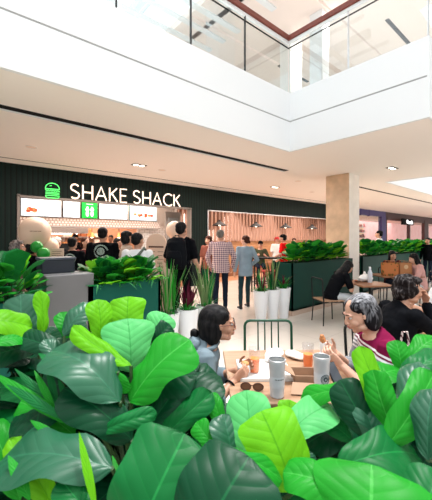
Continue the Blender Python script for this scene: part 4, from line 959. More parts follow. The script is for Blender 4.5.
def ring_on(rad, n_, r_, f=1.0):
    pts = []
    for i in range(n_):
        q = 2 * PI * i / n_; dx = rad * math.cos(q); dz = rad * math.sin(q) * f; zc = .085 + dz; rr_ = (.0345 + .0075 * zc / .18) * 1.08 + .0006; a = -PI / 2 + .1 + dx / rr_
        pts.append((rr_ * math.cos(a), rr_ * math.sin(a), zc))
    g.tube(pts, r_, 6, closed=True)
ring_on(.026, 24, .0016); ring_on(.020, 24, .0010); ring_on(.009, 10, .0030); ring_on(.014, 7, .0012, 1.0)
g.build('round_emblem', mat('dark_teal_print', (0.02, 0.06, 0.06), 0.5), t)
# kraft box, sheet, sunglasses
X, Y = on(312, 378)
t = thing('kraft_box', 'open brown kraft food box at the middle of the oak table', 'box', W(xx(306, 1.88), 1.90, Z0), YAW + R(-3))
g = MB(); g.box((-.075, -.06, 0), (.075, .06, .006)); g.box((-.075, .054, 0), (.075, .060, .055)); g.box((-.075, -.06, 0), (-.069, .06, .05)); g.box((.069, -.06, 0), (.075, .06, .05)); g.box((-.075, -.06, 0), (.075, -.054, .05)); g.build('box_tray', M['kraft'], t, smooth=False)
g = MB(); g.box((0, -.06, 0), (.085, .06, .004), M=Matrix.Translation((-.075, 0, .052)) @ Matrix.Rotation(R(-150), 4, 'Y')); g.build('lid_flap', M['kraft'], t, smooth=False)
o = MB().prism([(-.085, -.06), (.08, -.065), (.075, .055), (-.06, .06)], 0, .003).build('kraft_sheet', M['kraft'], None, smooth=False); X, Y = on(305, 391); o.location = W(X, Y, Z0 + .012); o.rotation_euler = (R(6), 0, YAW + R(-6)); setp(o, 'flat brown kraft sheet lying in front of the kraft box', 'paper')
t = thing('sunglasses', 'brown-framed sunglasses folded on the near table edge', 'sunglasses', W(*on(252, 391), Z0), YAW + R(-6))
g = MB(); gl_ = MB()
for sd in (-1, 1):
    g.tube([(.034 * sd + .028 * math.cos(a), 0.0, .024 + .021 * math.sin(a)) for a in [2 * PI * i / 20 for i in range(20)]], .003, 6, closed=True)
    gl_.ell((.034 * sd, 0, .024), (.026, .0015, .019), None, 16, 8)
g.tube([(-.008, 0, .03), (0, -.002, .033), (.008, 0, .03)], .0025, 6); fr_ = mat('tortoise_frame', (0.07, 0.025, 0.015), 0.3)
g.build('frame', fr_, t); gl_.build('lens', mat('brown_lens', (0.16, 0.08, 0.05), 0.15), t)
for sd in (-1, 1): MB().tube([(.062 * sd, .002, .03), (.060 * sd, .05, .012), (.02 * sd, .062, .006)], .0025, 6).build('temple', fr_, t)
# held things
def held(F, sd, off, lab, name, cat, mk):
    r = F['root']; wv = F['AR'][sd][1]; M4 = Matrix.Translation(r.location) @ Matrix.Rotation(r.rotation_euler.z, 4, 'Z') @ Matrix.Scale(F['s'], 4)
    o = thing(name, lab, cat, M4 @ (wv + V3(off)), r.rotation_euler.z); mk(o); return o
def mk_wrap(o):
    MB().ell((0, 0, 0), (.034, .036, .030)).build('wrapper', M['paper_white'], o, disp=(.012, 30)); MB().ell((0, .01, .022), (.026, .026, .016)).build('bread', mat('toasted_bun', (0.55, 0.27, 0.10), 0.6), o, disp=(.004, 40))
held(F1, 1, (-.085, .075, .055), 'paper-wrapped bite of food in the hands of the woman wearing glasses', 'wrapped_food', 'food', mk_wrap)
def mk_pastry(o):
    MB().loft([((0, 0, -.05), .022, .018), ((0, 0, 0), .026, .022), ((0, 0, .03), .022, .02)], (1, 0, 0), 14).build('wrapper', M['paper_white'], o, disp=(.006, 40))
    MB().loft([((0, 0, .02), .022, .018), ((0, .004, .05), .021, .018), ((0, .008, .072), .012, .010)], (1, 0, 0), 14).build('filling', mat('brown_pastry', (0.50, 0.20, 0.07), 0.6, noise_amt=.5, nscale=60), o, disp=(.006, 60))
held(F2, 1, (-.05, .10, .07), 'half-eaten pastry in white paper held by the elderly woman', 'pastry', 'food', mk_pastry)
def mk_phone(o): MB().box((-.036, -.07, -.004), (.036, .07, .004), .003).build('phone_body', M['black'], o, smooth=False)
held(F4, 1, (-.06, .11, .03), 'dark phone held by the woman in the black tee', 'phone', 'phone', mk_phone)
t = thing('phone', 'dark phone standing propped at the table edge before the elderly woman', 'phone', W(xx(342, 1.78), 1.78, Z0 + .004), YAW + R(30))
g = MB(); g.box((-.038, -.005, 0), (.038, .005, .15), .004, M=Matrix.Rotation(R(-38), 4, 'X')); g.build('phone_body', M['black_metal'], t, smooth=False)
g = MB(); g.box((-.033, -.0062, .006), (.033, -.005, .144), M=Matrix.Rotation(R(-38), 4, 'X')); g.build('display', mat('phone_glass', (0.06, 0.07, 0.08), 0.1), t, smooth=False)
# tote by the chair of the woman in black
t = thing('tote_bag', 'pale striped cloth bag hanging beside the woman in the black sweater', 'bag', W(xx(404, 2.45), 2.44, .58), YAW + R(10))
m = cloth('striped_cloth', (0.5, 0.4, 0.38)); n, l, bs = nodes_of(m); x, y, z = coords(n, l); l.new(mix(n, l, stripes(n, l, mth(n, l, 'ADD', x, mth(n, l, 'MULTIPLY', z, 0.4)), 0.024, 0.4), (0.62, 0.52, 0.50), (0.10, 0.03, 0.04)), bs.inputs['Base Color'])
g = MB(); g.loft([((0, 0, 0), .06, .03, (0, 0, 1)), ((0, 0, .1), .07, .035, (0, 0, 1)), ((0, 0, .2), .045, .02, (0, 0, 1))], (1, 0, 0), 14); g.build('bag_body', m, t, voxel=.006, disp=(.01, 14))
MB().tube([(-.04, 0, .19), (-.02, 0, .30), (.02, 0, .30), (.04, 0, .19)], .008, 8).build('handle', m, t)

# ------------------------------------------------------------------ on the further tables
t = thing('water_bottle', 'tall clear bottle with white cap standing beside the white bag', 'bottle', W(xx(370, 6.05), 6.05, .75))
MB().lathe([(.035, 0), (.042, .01), (.042, .19), (.02, .25), (.016, .27)], n=24).build('bottle_body', mat('milky_plastic', (0.62, 0.66, 0.72), 0.2), t); MB().lathe([(.02, .268), (.02, .30), (.015, .303)], n=20).build('cap', M['pot_white'], t)
t = thing('plastic_bag', 'white knotted plastic bag on the phone table', 'bag', W(xx(366, 6.25), 6.25, .75))
g = MB(); g.ell((-.05, 0, .07), (.16, .10, .075)); g.ell((.12, .0, .045), (.12, .09, .05)); g.build('bag_body', M['paper_white'], t, voxel=.01, disp=(.02, 9)); MB().ell((-.06, 0, .16), (.03, .02, .04)).build('knot', M['paper_white'], t, disp=(.01, 30))
m = mat('leaf_print_paper', (0.45, 0.20, 0.07), 0.7); n, l, bs = nodes_of(m); tc = n.new('ShaderNodeTexCoord'); v_ = n.new('ShaderNodeTexVoronoi'); v_.inputs['Scale'].default_value = 14; l.new(tc.outputs['Object'], v_.inputs['Vector'])
l.new(mix(n, l, mth(n, l, 'LESS_THAN', v_.outputs['Distance'], 0.38), (0.50, 0.17, 0.05), (0.16, 0.10, 0.02)), bs.inputs['Base Color']); M['leafprint'] = m
def paper_bag(px, lab, m_, w_):
    t = thing('paper_bag', lab, 'bag', W(xx(px, 7.15), 7.2, .75), YAW + R(4))
    g = MB(); g.box((-w_ / 2, -.07, 0), (w_ / 2, .07, .006)); g.box((-w_ / 2, -.07, 0), (w_ / 2, -.066, .29)); g.box((-w_ / 2, .066, 0), (w_ / 2, .07, .29)); g.box((-w_ / 2, -.07, 0), (-w_ / 2 + .004, .07, .29)); g.box((w_ / 2 - .004, -.07, 0), (w_ / 2, .07, .29)); g.build('bag_body', m_, t, smooth=False)
    for y_ in (-.068, .068): MB().tube([(-.07, y_, .28), (-.06, y_, .33), (.06, y_, .33), (.07, y_, .28)], .005, 6).build('handle', m_, t)
    return t
paper_bag(391, 'orange-brown leaf-patterned paper bag on the far table', M['leafprint'], .33)
t = paper_bag(405.3, 'plain tan paper bag beside the leaf-patterned one', mat('tan_paper', (0.42, 0.19, 0.08), 0.75), .28)
MB().ell((.0, -.072, .2), (.05, .003, .05)).build('printed_spot', mat('pale_print', (0.6, 0.42, 0.25), 0.7), t)

# ------------------------------------------------------------------ menu board, card sign and balloons outside the shop
t = thing('menu_board', 'tall tan menu board with rounded top between white shirt and balloons', 'sign board', W(xx(156, 5.9), 5.95, 0), YAW + R(-14))
g = MB(); g.prism([(-.20, .05), (.20, .05)] + [(.20 * math.cos(a), 1.50 + .20 * math.sin(a) * .9) for a in [PI * i / 12 for i in range(13)]], -.02, .02, M=Matrix.Rotation(R(90), 4, 'X')); g.build('board', M['paper_cream'], t, smooth=False)
g = MB(); g.box((-.15, -.024, 1.42), (.15, -.020, 1.45)); 
for k in range(14): g.box((-.15, -.024, 1.34 - .07 * k), (-.02 - .03 * (k % 3), -.020, 1.348 - .07 * k)); g.box((.03, -.024, 1.34 - .07 * k), (.15 - .02 * (k % 2), -.020, 1.348 - .07 * k))
g.build('menu_text', mat('brown_print', (0.12, 0.06, 0.04), 0.7), t, smooth=False)
for sx in (-.17, .17): MB().box((sx - .015, -.03, 0), (sx + .015, .25, .05)).build('foot', M['wood_mid'], t, smooth=False)
t = thing('card_sign', 'small cream card sign on a thin post beside the green balloons', 'sign', W(xx(57, 5.4), 5.4, 0), YAW + R(8))
MB().box((-.11, -.01, 1.22), (.11, .01, 1.42), .003).build('card', M['paper_cream'], t, smooth=False)
g = MB()
for k in range(4): g.box((-.08, -.013, 1.37 - .035 * k), (.08 - .02 * (k % 2), -.010, 1.38 - .035 * k))
g.build('print', mat('brown_print_b', (0.3, 0.17, 0.12), 0.7), t, smooth=False)
MB().tube([(0, .015, 0.03), (0, .015, 1.25)], .012, 8).build('post', M['black_metal'], t); MB().lathe([(.14, 0), (.14, .015), (.02, .03)], n=20).build('base', M['black_metal'], t)
M['bal_cream'] = mat('cream_balloon_skin', (0.78, 0.58, 0.45), 0.42); M['bal_green'] = mat('green_balloon_skin', (0.01, 0.30, 0.03), 0.3)
def balloon(px, py, Y, r, m_, lab, txt=False, low=0.2):
    p = at(px, py, Y); t = thing('balloon', lab, 'balloon', p)
    MB().ell((0, 0, 0), (r, r, r * 1.03), None, 36, 24).build('balloon_skin', m_, t)
    MB().lathe([(.012, -.03), (.004, 0)], (0, 0, -r * 1.03)).build('knot', m_, t); MB().tube([(0, 0, -r * 1.05), (.02, .01, -r - (p.z - r) * .5), (0, 0, -p.z + .02)], .002, 5).build('string', M['paper_white'], t)
    if txt:
        g = MB()
        for k in range(9):
            a = YAW - PI / 2 + .25 + .075 * k; rr_ = r * 1.0; g.box((-.006, -.002, 0), (.006, .002, .016), M=Matrix.Translation((rr_ * math.cos(a), rr_ * math.sin(a), .0)) @ Matrix.Rotation(a + PI / 2, 4, 'Z'))
        g.build('small_lettering', mat('brown_ink', (0.3, 0.14, 0.09), .6), t, smooth=False)
balloon(35, 232, 5.6, .262, M['bal_cream'], 'large round cream balloon with small brown lettering over the queue', True)
balloon(50, 246.5, 5.75, .15, M['bal_cream'], 'small cream balloon half hidden behind the green ones')
balloon(37, 247, 5.3, .098, M['bal_green'], 'upper dark green balloon under the large cream one')
balloon(43.5, 253.5, 5.2, .098, M['bal_green'], 'lower dark green balloon beside the small card sign')
balloon(174.5, 230, 6.3, .17, M['bal_cream'], 'cream balloon partly hidden by the head of the tall man', True)
balloon(173, 249, 6.2, .15, M['bal_cream'], 'cream balloon low beside the arm of the tall man')
balloon(170.5, 256, 5.9, .08, M['bal_green'], 'green balloon beside the edge of the menu board')

# ------------------------------------------------------------------ leaves
WT = [(0, .05), (.04, .30), (.13, .60), (.28, .82), (.42, .86), (.55, .93), (.7, 1.0), (.82, 1.0), (.90, .91), (.95, .73), (.985, .45), (1, .12)]
WS = [(0, .10), (.1, .5), (.3, .9), (.5, 1), (.75, .7), (.92, .3), (1, .03)]
def wid(u, tb):
    for (a, p), (b_, q) in zip(tb, tb[1:]):
        if u <= b_: return p + (q - p) * (u - a) / (b_ - a)
    return tb[-1][1]
def add_leaf(bm, uvl, base, tip, width, nrm, bend=.12, fold=.18, wave=.05, mi=0, nu=9, nv=4, ph=0.0, tb=WT, twist=0.0):
    base, tip = V3(base), V3(tip); ax = tip - base; L = ax.length; ax.normalize(); nrm = V3(nrm); nn = (nrm - ax * nrm.dot(ax)).normalized(); sd = ax.cross(nn)
    rows = []
    for i in range(nu + 1):
        u = i / nu; hw = width * .5 * wid(u, tb) * (1 + (.07 * math.sin(u * 9 + ph * 2) if nv > 3 else 0)); c = base + ax * (L * u) + nn * (bend * L * (math.sin(PI * u) - .25 * u * u * 2)); row = []
        q = twist * u; s2 = sd * math.cos(q) + nn * math.sin(q); n2 = nn * math.cos(q) - sd * math.sin(q)
        for j in range(-nv, nv + 1):
            v = j / nv; z = fold * hw * (1.5 * abs(v) - 1.9 * v * v) + wave * L * v * v * math.sin(u * 11 + ph + (1.7 if v > 0 else 0)) * .6
            row.append(bm.verts.new(c + s2 * (hw * v) + n2 * z))
        rows.append(row)
    for i in range(nu):
        for j in range(2 * nv):
            f = bm.faces.new((rows[i][j], rows[i][j + 1], rows[i + 1][j + 1], rows[i + 1][j])); f.material_index = mi; f.smooth = True
            for lp, (uu, vv) in zip(f.loops, ((i, j), (i, j + 1), (i + 1, j + 1), (i + 1, j))): lp[uvl].uv = (uu / nu, vv / (2 * nv))
def fin_leaf(bm, name, mats, parent):
    me = bpy.data.meshes.new(name); bm.to_mesh(me); bm.free()
    for x in mats: me.materials.append(x)
    o = bpy.data.objects.new(name, me); COL.objects.link(o); o.parent = parent; return o
L_YEL = leaf_mat('young_yellow_green_leaf', (0.13, 0.46, 0.008), (0.08, 0.34, 0.006), (0.14, 0.44, 0.02), 0.45, .36)
L_BRI = leaf_mat('bright_green_leaf', (0.014, 0.27, 0.018), (0.05, 0.38, 0.05), (0.03, 0.30, 0.03), 0.42, .30)
L_MID = leaf_mat('mid_green_leaf', (0.003, 0.115, 0.024), (0.010, 0.19, 0.04), (0.010, 0.17, 0.03), 0.40, .16)
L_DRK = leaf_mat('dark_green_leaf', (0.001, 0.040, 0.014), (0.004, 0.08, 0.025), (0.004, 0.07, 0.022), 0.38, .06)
L_PAL = leaf_mat('mint_green_leaf', (0.09, 0.44, 0.13), (0.05, 0.32, 0.08), (0.10, 0.40, 0.12), 0.45, .25)
L_GRY = leaf_mat('grey_sheen_leaf', (0.012, 0.085, 0.040), (0.02, 0.12, 0.06), (0.06, 0.16, 0.11), 0.36, .06, .38)  # sky sheen on dark leaves, partly put into this greyer colour
LM = [L_YEL, L_BRI, L_MID, L_DRK, L_PAL, L_GRY]; YE, BR, MI_, DK, PA, GR = range(6)
M['stem'] = mat('green_stem', (0.02, 0.06, 0.012), 0.6)

# ---- fiddle-leaf plants of the distant planters: one template, copied
def fig_plant(seed, label, group, r=.30, h=.42, n=30, size=.17, dark=.4):
    rr = random.Random(seed); t = thing('fiddle_leaf_plant', label, 'plant', (0, 0, 0), 0, group)
    bm = bmesh.new(); uvl = bm.loops.layers.uv.new('uv'); st = MB()
    for i in range(n):
        a = i * 2.4 + rr.random() * .5; lv = (i + .5) / n; q = r * (.18 + .55 * (1 - lv) ** .5 * rr.random() ** .3)
        b = V3((q * .35 * math.cos(a), q * .35 * math.sin(a), h * (.05 + .55 * lv)))
        L = size * (.75 + .5 * rr.random()); el = R(10 + 62 * lv * rr.random() + 10); d = V3((math.cos(a) * math.cos(el), math.sin(a) * math.cos(el), math.sin(el)))
        tp = b + d * (L + q * .5); bb = b + d * (q * .45)
        k = rr.random(); mi = BR if k < .62 else MI_ if k < .92 else DK
        if rr.random() < .20: mi = YE
        add_leaf(bm, uvl, bb, tp, L * (.76 + .2 * rr.random()), V3((-math.cos(a) * .5, -math.sin(a) * .5, 1)), .10, .2, .06, mi, 6, 2, rr.random() * 6)
        st.tube([b - V3((0, 0, .02)), bb], .004, 5)
    fin_leaf(bm, 'foliage', LM, t); st.tube([(0, 0, -.05), (.01, 0, h * .35), (0, .01, h * .7)], [.014, .011, .006], 8); st.build('stem', M['stem'], t)
    return t
def blade_tuft(seed, label, name, cat, group, n, h, spread, w, m_, base_r=.06, droop=0.0, mats=None):
    rr = random.Random(seed); t = thing(name, label, cat, (0, 0, 0), 0, group); bm = bmesh.new(); uvl = bm.loops.layers.uv.new('uv')
    for i in range(n):
        a = rr.random() * 6.28; q = base_r * rr.random() ** .5; b = V3((q * math.cos(a), q * math.sin(a), 0)); a2 = a + rr.uniform(-.6, .6); sp = spread * rr.random()
        hh = h * rr.uniform(.6, 1.0); tp = b + V3((sp * math.cos(a2), sp * math.sin(a2), hh * (1 - droop * rr.random())))
        add_leaf(bm, uvl, b, tp, w * rr.uniform(.7, 1.1), V3((-math.cos(a2), -math.sin(a2), .3)) if droop == 0 else V3((-math.cos(a2) * .3, -math.sin(a2) * .3, 1)), .03 + droop * .3, .3, .01, rr.randrange(len(mats)), 7, 1, 0, WS)
    fin_leaf(bm, 'blades', mats, t); return t
def planter(name, label, u0, u1, v0, v1, zt, m_, cat='planter'):
    t = thing(name, label, cat, ((u0 + u1) / 2, (v0 + v1) / 2, 0)); a, b = (u1 - u0) / 2, (v1 - v0) / 2
    g = MB()
    for q in ((-a, -b, a, -b + .03), (-a, b - .03, a, b), (-a, -b, -a + .03, b), (a - .03, -b, a, b)): g.box((q[0], q[1], .10), (q[2], q[3], zt))
    g.box((-a, -b, .10), (a, b, .14)); g.build('trough', m_, t, smooth=False)
    MB().box((-a + .005, -b + .005, 0), (a - .005, b - .005, .10)).build('plinth', M['kick'], t, smooth=False)
    MB().box((-a + .03, -b + .03, .14), (a - .03, b - .03, zt - .06)).build('soil', M['soil'], t, smooth=False)
    return t
G_A = 'fig plants in the planter before the column'; G_B = 'fig plants in the planter past the column'; G_C = 'fig plants in the teal planter'; G_D = 'fig plants behind the low grey cabinet'
planter('planter_box', 'dark green planter box running up to the stone column', 5.42, 8.0, 3.90, 4.35, 1.08, M['planter_green'])
planter('planter_box', 'dark green planter box past the stone column behind the seated diners', 8.66, 16.0, 3.95, 4.40, 1.08, M['planter_green'])
planter('planter_box', 'teal green planter box beside the grey steel cabinet', 1.20, 2.10, 3.52, 3.92, 1.08, M['planter_teal'])
planter('planter_box', 'green planter box on the shop side of the fig leaves', -1.6, .66, 3.35, 3.75, 1.02, M['planter_teal'])
protoA = [fig_plant(10 + k, 'leafy fig plant in the planter box running up to the column', G_A  , .32, .40, 30, .19) for k in range(3)]
pr_ = random.Random(77)
def row(protos, u0, u1, v, z, n, label, group, sc=(.9, 1.1), first=None, vj=.05):
    for i in range(n):
        u = u0 + (u1 - u0) * (i + .5) / n; src = protos[i % len(protos)]
        if first is not None and i < len(protos): c = src; c.location = (u, v + pr_.uniform(-vj, vj), z); c.rotation_euler = (0, 0, pr_.random() * 6.28); k = pr_.uniform(*sc); c.scale = (k, k, k); c['label'] = label; c['group'] = group
        else: dup(src, (u, v + pr_.uniform(-vj, vj), z), pr_.random() * 6.28, label, pr_.uniform(*sc), group)
row(protoA, 5.66, 7.60, 4.10, 1.04, 10, 'leafy fig plant in the planter box running up to the column', G_A, (.95, 1.2), True)
row(protoA, 9.05, 15.9, 4.16, 1.04, 24, 'leafy fig plant in the planter box past the column', G_B, (.95, 1.2))
row(protoA, 1.32, 1.98, 3.72, .98, 6, 'leafy fig plant in the teal planter box', G_C, (.84, .98))
row(protoA, -1.5, .62, 3.46, .95, 8, 'bright fig plant in the green planter box between the steel cabinet and the dark wall', G_D, (1.0, 1.2))
G_S = 'spiky grass plants along the teal planter rim'
sp_ = blade_tuft(5, 'spiky grass plant hanging over the front rim of the teal planter', 'spider_plant', 'plant', G_S, 26, .16, .24, .014, None, .05, .9, [L_MID, L_PAL, L_BRI])
sp_.location = (1.35, 3.56, 1.02)
for i, u in enumerate((1.55, 1.75, 1.93, 2.05)): dup(sp_, (u, 3.56, 1.02), i * 1.7 + 1, None, 1.0)

# ---- grey steel cabinet
t = thing('waste_cabinet', 'silver grey steel cabinet with a black top housing beside the teal planter', 'cabinet', (1.02, 3.70, 0))
MB().box((-.23, -.18, .04), (.245, .2, 1.215), .008).build('cabinet_body', M['silver_panel'], t, smooth=False)
MB().box((-.21, -.16, 0), (.22, .18, .04)).build('plinth', M['black_metal'], t, smooth=False)
MB().box((-.22, .06, 1.215), (.12, .30, 1.36), .012).build('top_housing', mat('slate_black', (0.02, 0.025, 0.035), 0.4), t, smooth=False)
MB().box((-.23, .05, 1.36), (.13, .31, 1.385), .006).build('top_lid', mat('slate_lid', (0.07, 0.08, 0.10), 0.35), t, smooth=False)

# ---- tall white pots
def pot(label, u, v, h, r0, r1, group=None):
    t = thing('tall_pot', label, 'pot', (u, v, 0)); s4 = lambda r, z: (r, z)
    MB().lathe([(r0 * .96, 0), (r0, .008), (r1, h - .01), (r1 * 1.0, h), (r1 * .88, h), (r1 * .86, h - .06)], n=40, cap=False).build('pot_wall', M['pot_white'], t)
    MB().lathe([(r1 * .87, h - .065), (r1 * .87, h - .045)], n=24).build('soil', M['soil'], t); return t
p1 = [(2.31, 3.66), (2.64, 3.68), (2.99, 3.70)]; p2 = [(4.60, 4.03), (4.90, 3.99), (5.21, 3.97)]
lb1 = ['tall white pot with bamboo-like stems beside the teal planter', 'tall white pot with the dark red cordyline', 'tall white pot with pale striped blades next to the cordyline']
lb2 = ['slender white pot with reddish shoots, first of the row by the dark green planter', 'slender white pot in the middle of the row by the dark green planter', 'slender white pot touching the dark green planter box']
for (u, v), lab in zip(p1, lb1): pot(lab, u, v, .60, .105, .150)
for (u, v), lab in zip(p2, lb2): pot(lab, u, v, .60, .095, .148)
L_RED = leaf_mat('dark_red_leaf', (0.08, 0.004, 0.018), (0.14, 0.015, 0.04), (0.09, 0.008, 0.025), 0.4, .2)
L_STR = leaf_mat('cream_striped_leaf', (0.10, 0.22, 0.07), (0.55, 0.58, 0.28), (0.2, 0.3, 0.12), 0.4, .15)
def put(t, u, v, z): t.location = (u, v, z); return t
put(blade_tuft(21, 'upright green-stemmed plant in the pot beside the teal planter', 'dracaena', 'plant', None, 46, .78, .22, .028, None, .10, 0, [L_MID, L_STR, L_BRI]), *p1[0], .55)
put(blade_tuft(31, 'low green blades round the pot beside the teal planter', 'grass_tuft', 'plant', None, 30, .14, .20, .020, None, .08, .7, [L_BRI, L_MID]), *p1[0], .57)
put(blade_tuft(22, 'dark red cordyline rising from the middle white pot', 'cordyline', 'plant', None, 22, .44, .20, .042, None, .05, 0, [L_RED]), *p1[1], .57)
put(blade_tuft(32, 'bushy green blades around the red cordyline', 'grass_tuft', 'plant', None, 46, .20, .26, .026, None, .09, .6, [L_BRI, L_MID, L_PAL]), *p1[1], .57)
put(blade_tuft(23, 'tall striped snake plant in the pot next to the cordyline', 'snake_plant', 'plant', None, 38, .72, .20, .034, None, .09, 0, [L_STR, L_MID, L_STR]), *p1[2], .55)
put(blade_tuft(33, 'low green blades at the foot of the tall snake plant', 'grass_tuft', 'plant', None, 26, .15, .2, .024, None, .09, .6, [L_BRI, L_MID]), *p1[2], .57)
put(blade_tuft(24, 'reddish green shoots in the first slender pot of the row', 'cordyline', 'plant', None, 30, .48, .18, .026, None, .07, 0, [L_RED, L_MID, L_PAL]), *p2[0], .55)
put(blade_tuft(34, 'green blades spilling over the first slender pot', 'grass_tuft', 'plant', None, 32, .16, .24, .022, None, .09, .7, [L_BRI, L_MID]), *p2[0], .57)
put(blade_tuft(25, 'tall dark snake plant in the middle slender pot', 'snake_plant', 'plant', None, 34, .70, .16, .036, None, .08, 0, [L_MID, L_DRK, L_STR]), *p2[1], .55)
put(blade_tuft(26, 'green leafy tuft in the slender pot touching the planter', 'grass_tuft', 'plant', None, 46, .36, .26, .028, None, .09, .4, [L_BRI, L_MID, L_RED]), *p2[2], .55)

# ------------------------------------------------------------------ the fig plants right in front of the viewer
t = thing('planter_box', 'long green planter box at the viewer side filled with big fig plants', 'planter', W(0, .93), YAW)
g = MB()
for q in ((-1.35, -.36, 1.35, -.33), (-1.35, .33, 1.35, .36), (-1.35, -.36, -1.32, .36), (1.32, -.36, 1.35, .36)): g.box((q[0], q[1], .08), (q[2], q[3], .60))
g.box((-1.35, -.36, .05), (1.35, .36, .10)); g.build('trough', M['planter_green'], t, smooth=False); MB().box((-1.3, -.3, 0), (1.3, .3, .06)).build('plinth', M['kick'], t, smooth=False)
MB().box((-1.32, -.33, .10), (1.32, .33, .54)).build('soil', M['soil'], t, smooth=False)
# leaf: base px,py ; tip px,py ; distance at base and tip ; width in photo pixels ; tone ; how far the face turns up (0 to us, 1 up) ; sideways turn ; fold ; bend
LV = [
 (-22, 322, 33, 326, .98, 1.08, 36, YE, .55, .1, .25, .10), (-14, 345, 24, 337, .95, 1.02, 20, BR, .6, 0, .2, .1),
 (27, 346, 20, 294, 1.18, 1.22, 32, GR, .75, -.3, .15, .1), (43, 334, 41, 290, 1.08, 1.12, 15, YE, .0, .9, .5, .05),
 (62, 352, 18, 336, 1.0, 1.02, 24, DK, .2, 0, .2, .1), (64, 336, 90, 302, 1.10, 1.18, 25, GR, .4, -.3, .3, .1),
 (74, 344, 60, 312, 1.18, 1.2, 18, BR, .4, .2, .2, .1), (101, 340, 98, 299, 1.02, 1.06, 25, YE, .2, .3, .3, .1), (127, 338, 128, 296, 1.10, 1.16, 36, YE, .3, -.1, .25, .1),
 (148, 342, 166, 313, 1.15, 1.2, 30, PA, .5, 0, .25, .1), (152, 344, 170, 324, 1.08, 1.12, 20, DK, .2, .2, .2, .1),
 (131, 372, 128, 318, .98, 1.04, 50, PA, .45, .1, .22, .12), (131, 366, 72, 328, .92, .95, 22, YE, .4, .6, .6, -.05),
 (130, 402, 188, 338, .90, .96, 54, BR, .35, -.5, .25, .10), (118, 372, 112, 392, .90, .90, 34, BR, .3, 0, .2, .05),
 (120, 402, 52, 346, .86, .95, 54, GR, .50, .1, .22, .16), (64, 372, 44, 339, .98, 1.0, 15, GR, .3, .2, .3, .1),
 (132, 440, 64, 386, .84, .88, 46, DK, .25, .2, .25, .14), (100, 432, 156, 412, .82, .84, 18, MI_, .1, -.2, .4, .12),
 (150, 440, 206, 376, .98, 1.10, 30, DK, .2, .3, .3, .1), (140, 442, 192, 372, .92, 1.0, 30, DK, .2, -.3, .3, .1), (152, 448, 212, 392, .90, .96, 26, MI_, .3, .3, .3, .1),
 (75, 436, 20, 400, .90, .94, 30, BR, .35, .1, .2, .1), (60, 440, -15, 420, .92, .95, 34, MI_, .4, 0, .2, .1), (46, 400, -12, 385, .98, 1.0, 26, MI_, .4, 0, .2, .1),
 (112, 468, -2, 456, .72, .78, 56, GR, .45, .1, .16, .12), (20, 500, -10, 420, .85, .90, 30, BR, .3, 0, .3, .1), (60, 520, 10, 438, .78, .82, 26, YE, .4, 0, .3, .1), (98, 530, 60, 478, .66, .70, 30, MI_, .3, 0, .2, .1),
 (128, 560, 184, 434, .62, .72, 100, MI_, .38, .1, .16, .14), (190, 570, 248, 456, .56, .64, 104, DK, .40, 0, .15, .14),
 (212, 452, 200, 426, .95, 1.0, 26, MI_, .4, 0, .2, .1), (222, 428, 210, 392, .95, 1.0, 18, BR, .2, .3, .4, .1), (216, 450, 196, 422, .86, .9, 20, BR, .3, -.2, .2, .1),
 (232, 470, 224, 414, .84, .90, 34, GR, .7, .2, .2, .1), (256, 470, 246, 390, .84, .94, 44, PA, .35, -.1, .2, .10), (294, 492, 262, 411, .76, .84, 66, YE, .25, .1, .16, .10),
 (284, 440, 330, 403, .92, 1.0, 40, PA, .65, .1, .2, .12), (286, 440, 290, 400, .98, 1.02, 24, YE, .5, .2, .2, .1), (215, 452, 284, 478, .74, .74, 22, BR, .5, .1, .3, .12),
 (370, 396, 300, 397, .98, 1.04, 25, BR, .55, .1, .2, .14), (374, 440, 340, 380, .90, .97, 38, DK, .3, -.2, .25, .10), (378, 452, 362, 400, .88, .93, 26, GR, .15, .3, .3, .1),
 (385, 432, 361, 346, .90, .98, 26, YE, .15, .4, .35, .08), (392, 430, 372, 370, .86, .92, 30, BR, .2, -.4, .35, .08),
 (366, 386, 404, 368, 1.02, 1.08, 30, BR, .6, 0, .2, .12), (400, 440, 417, 360, .84, .95, 28, GR, .62, -.55, .25, .08), (386, 448, 436, 372, .80, .88, 34, BR, .25, .5, .3, .08),
 (402, 372, 396, 340, 1.08, 1.12, 20, BR, .3, .2, .2, .1), (408, 360, 438, 336, 1.10, 1.15, 24, BR, .5, 0, .2, .1), (400, 384, 442, 352, 1.0, 1.05, 28, MI_, .5, 0, .2, .1),
 (428, 460, 432, 388, .74, .80, 34, GR, .3, -.5, .25, .1), (336, 468, 424, 452, .76, .82, 50, MI_, .35, .1, .18, .16), (352, 440, 326, 420, .95, .98, 20, MI_, .3, 0, .2, .1),
 (370, 585, 372, 464, .58, .68, 112, BR, .5, 0, .14, .14), (352, 500, 284, 470, .68, .72, 40, BR, .45, .2, .3, .14), (415, 540, 440, 470, .62, .68, 50, MI_, .4, 0, .2, .1),
 (300, 450, 312, 470, .9, .88, 20, GR, .3, 0, .2, .1), (420, 470, 440, 440, .8, .84, 30, DK, .3, 0, .2, .1),
]
PX = [-60, 60, 130, 190, 265, 330, 385, 450]
labs = ['fig plant with a pale yellow-green leaf at the picture edge over the grassy blades', 'fig plant with grey-sheened leaves below the steel cabinet', 'fig plant with the tallest bright and mint leaves below the teal planter', 'fig plant with large dark round leaves below the woman in glasses', 'fig plant with an upright yellow-green leaf below the oak table', 'fig plant with low broad leaves below the kraft box', 'fig plant with upright bright leaves below the elderly woman', 'fig plant with a grey-sheened leaf below the woman in black sweater']
cl = [[] for _ in PX]
for lf in LV:
    bx = lf[0]; k = min(range(len(PX)), key=lambda i: abs(PX[i] - bx)); cl[k].append(lf)
fr = random.Random(12)
TOPS = [(-20, 330), (0, 325), (50, 325), (100, 325), (150, 350), (180, 380), (205, 430), (232, 440), (262, 440), (290, 440), (330, 420), (360, 400), (400, 385), (440, 370)]
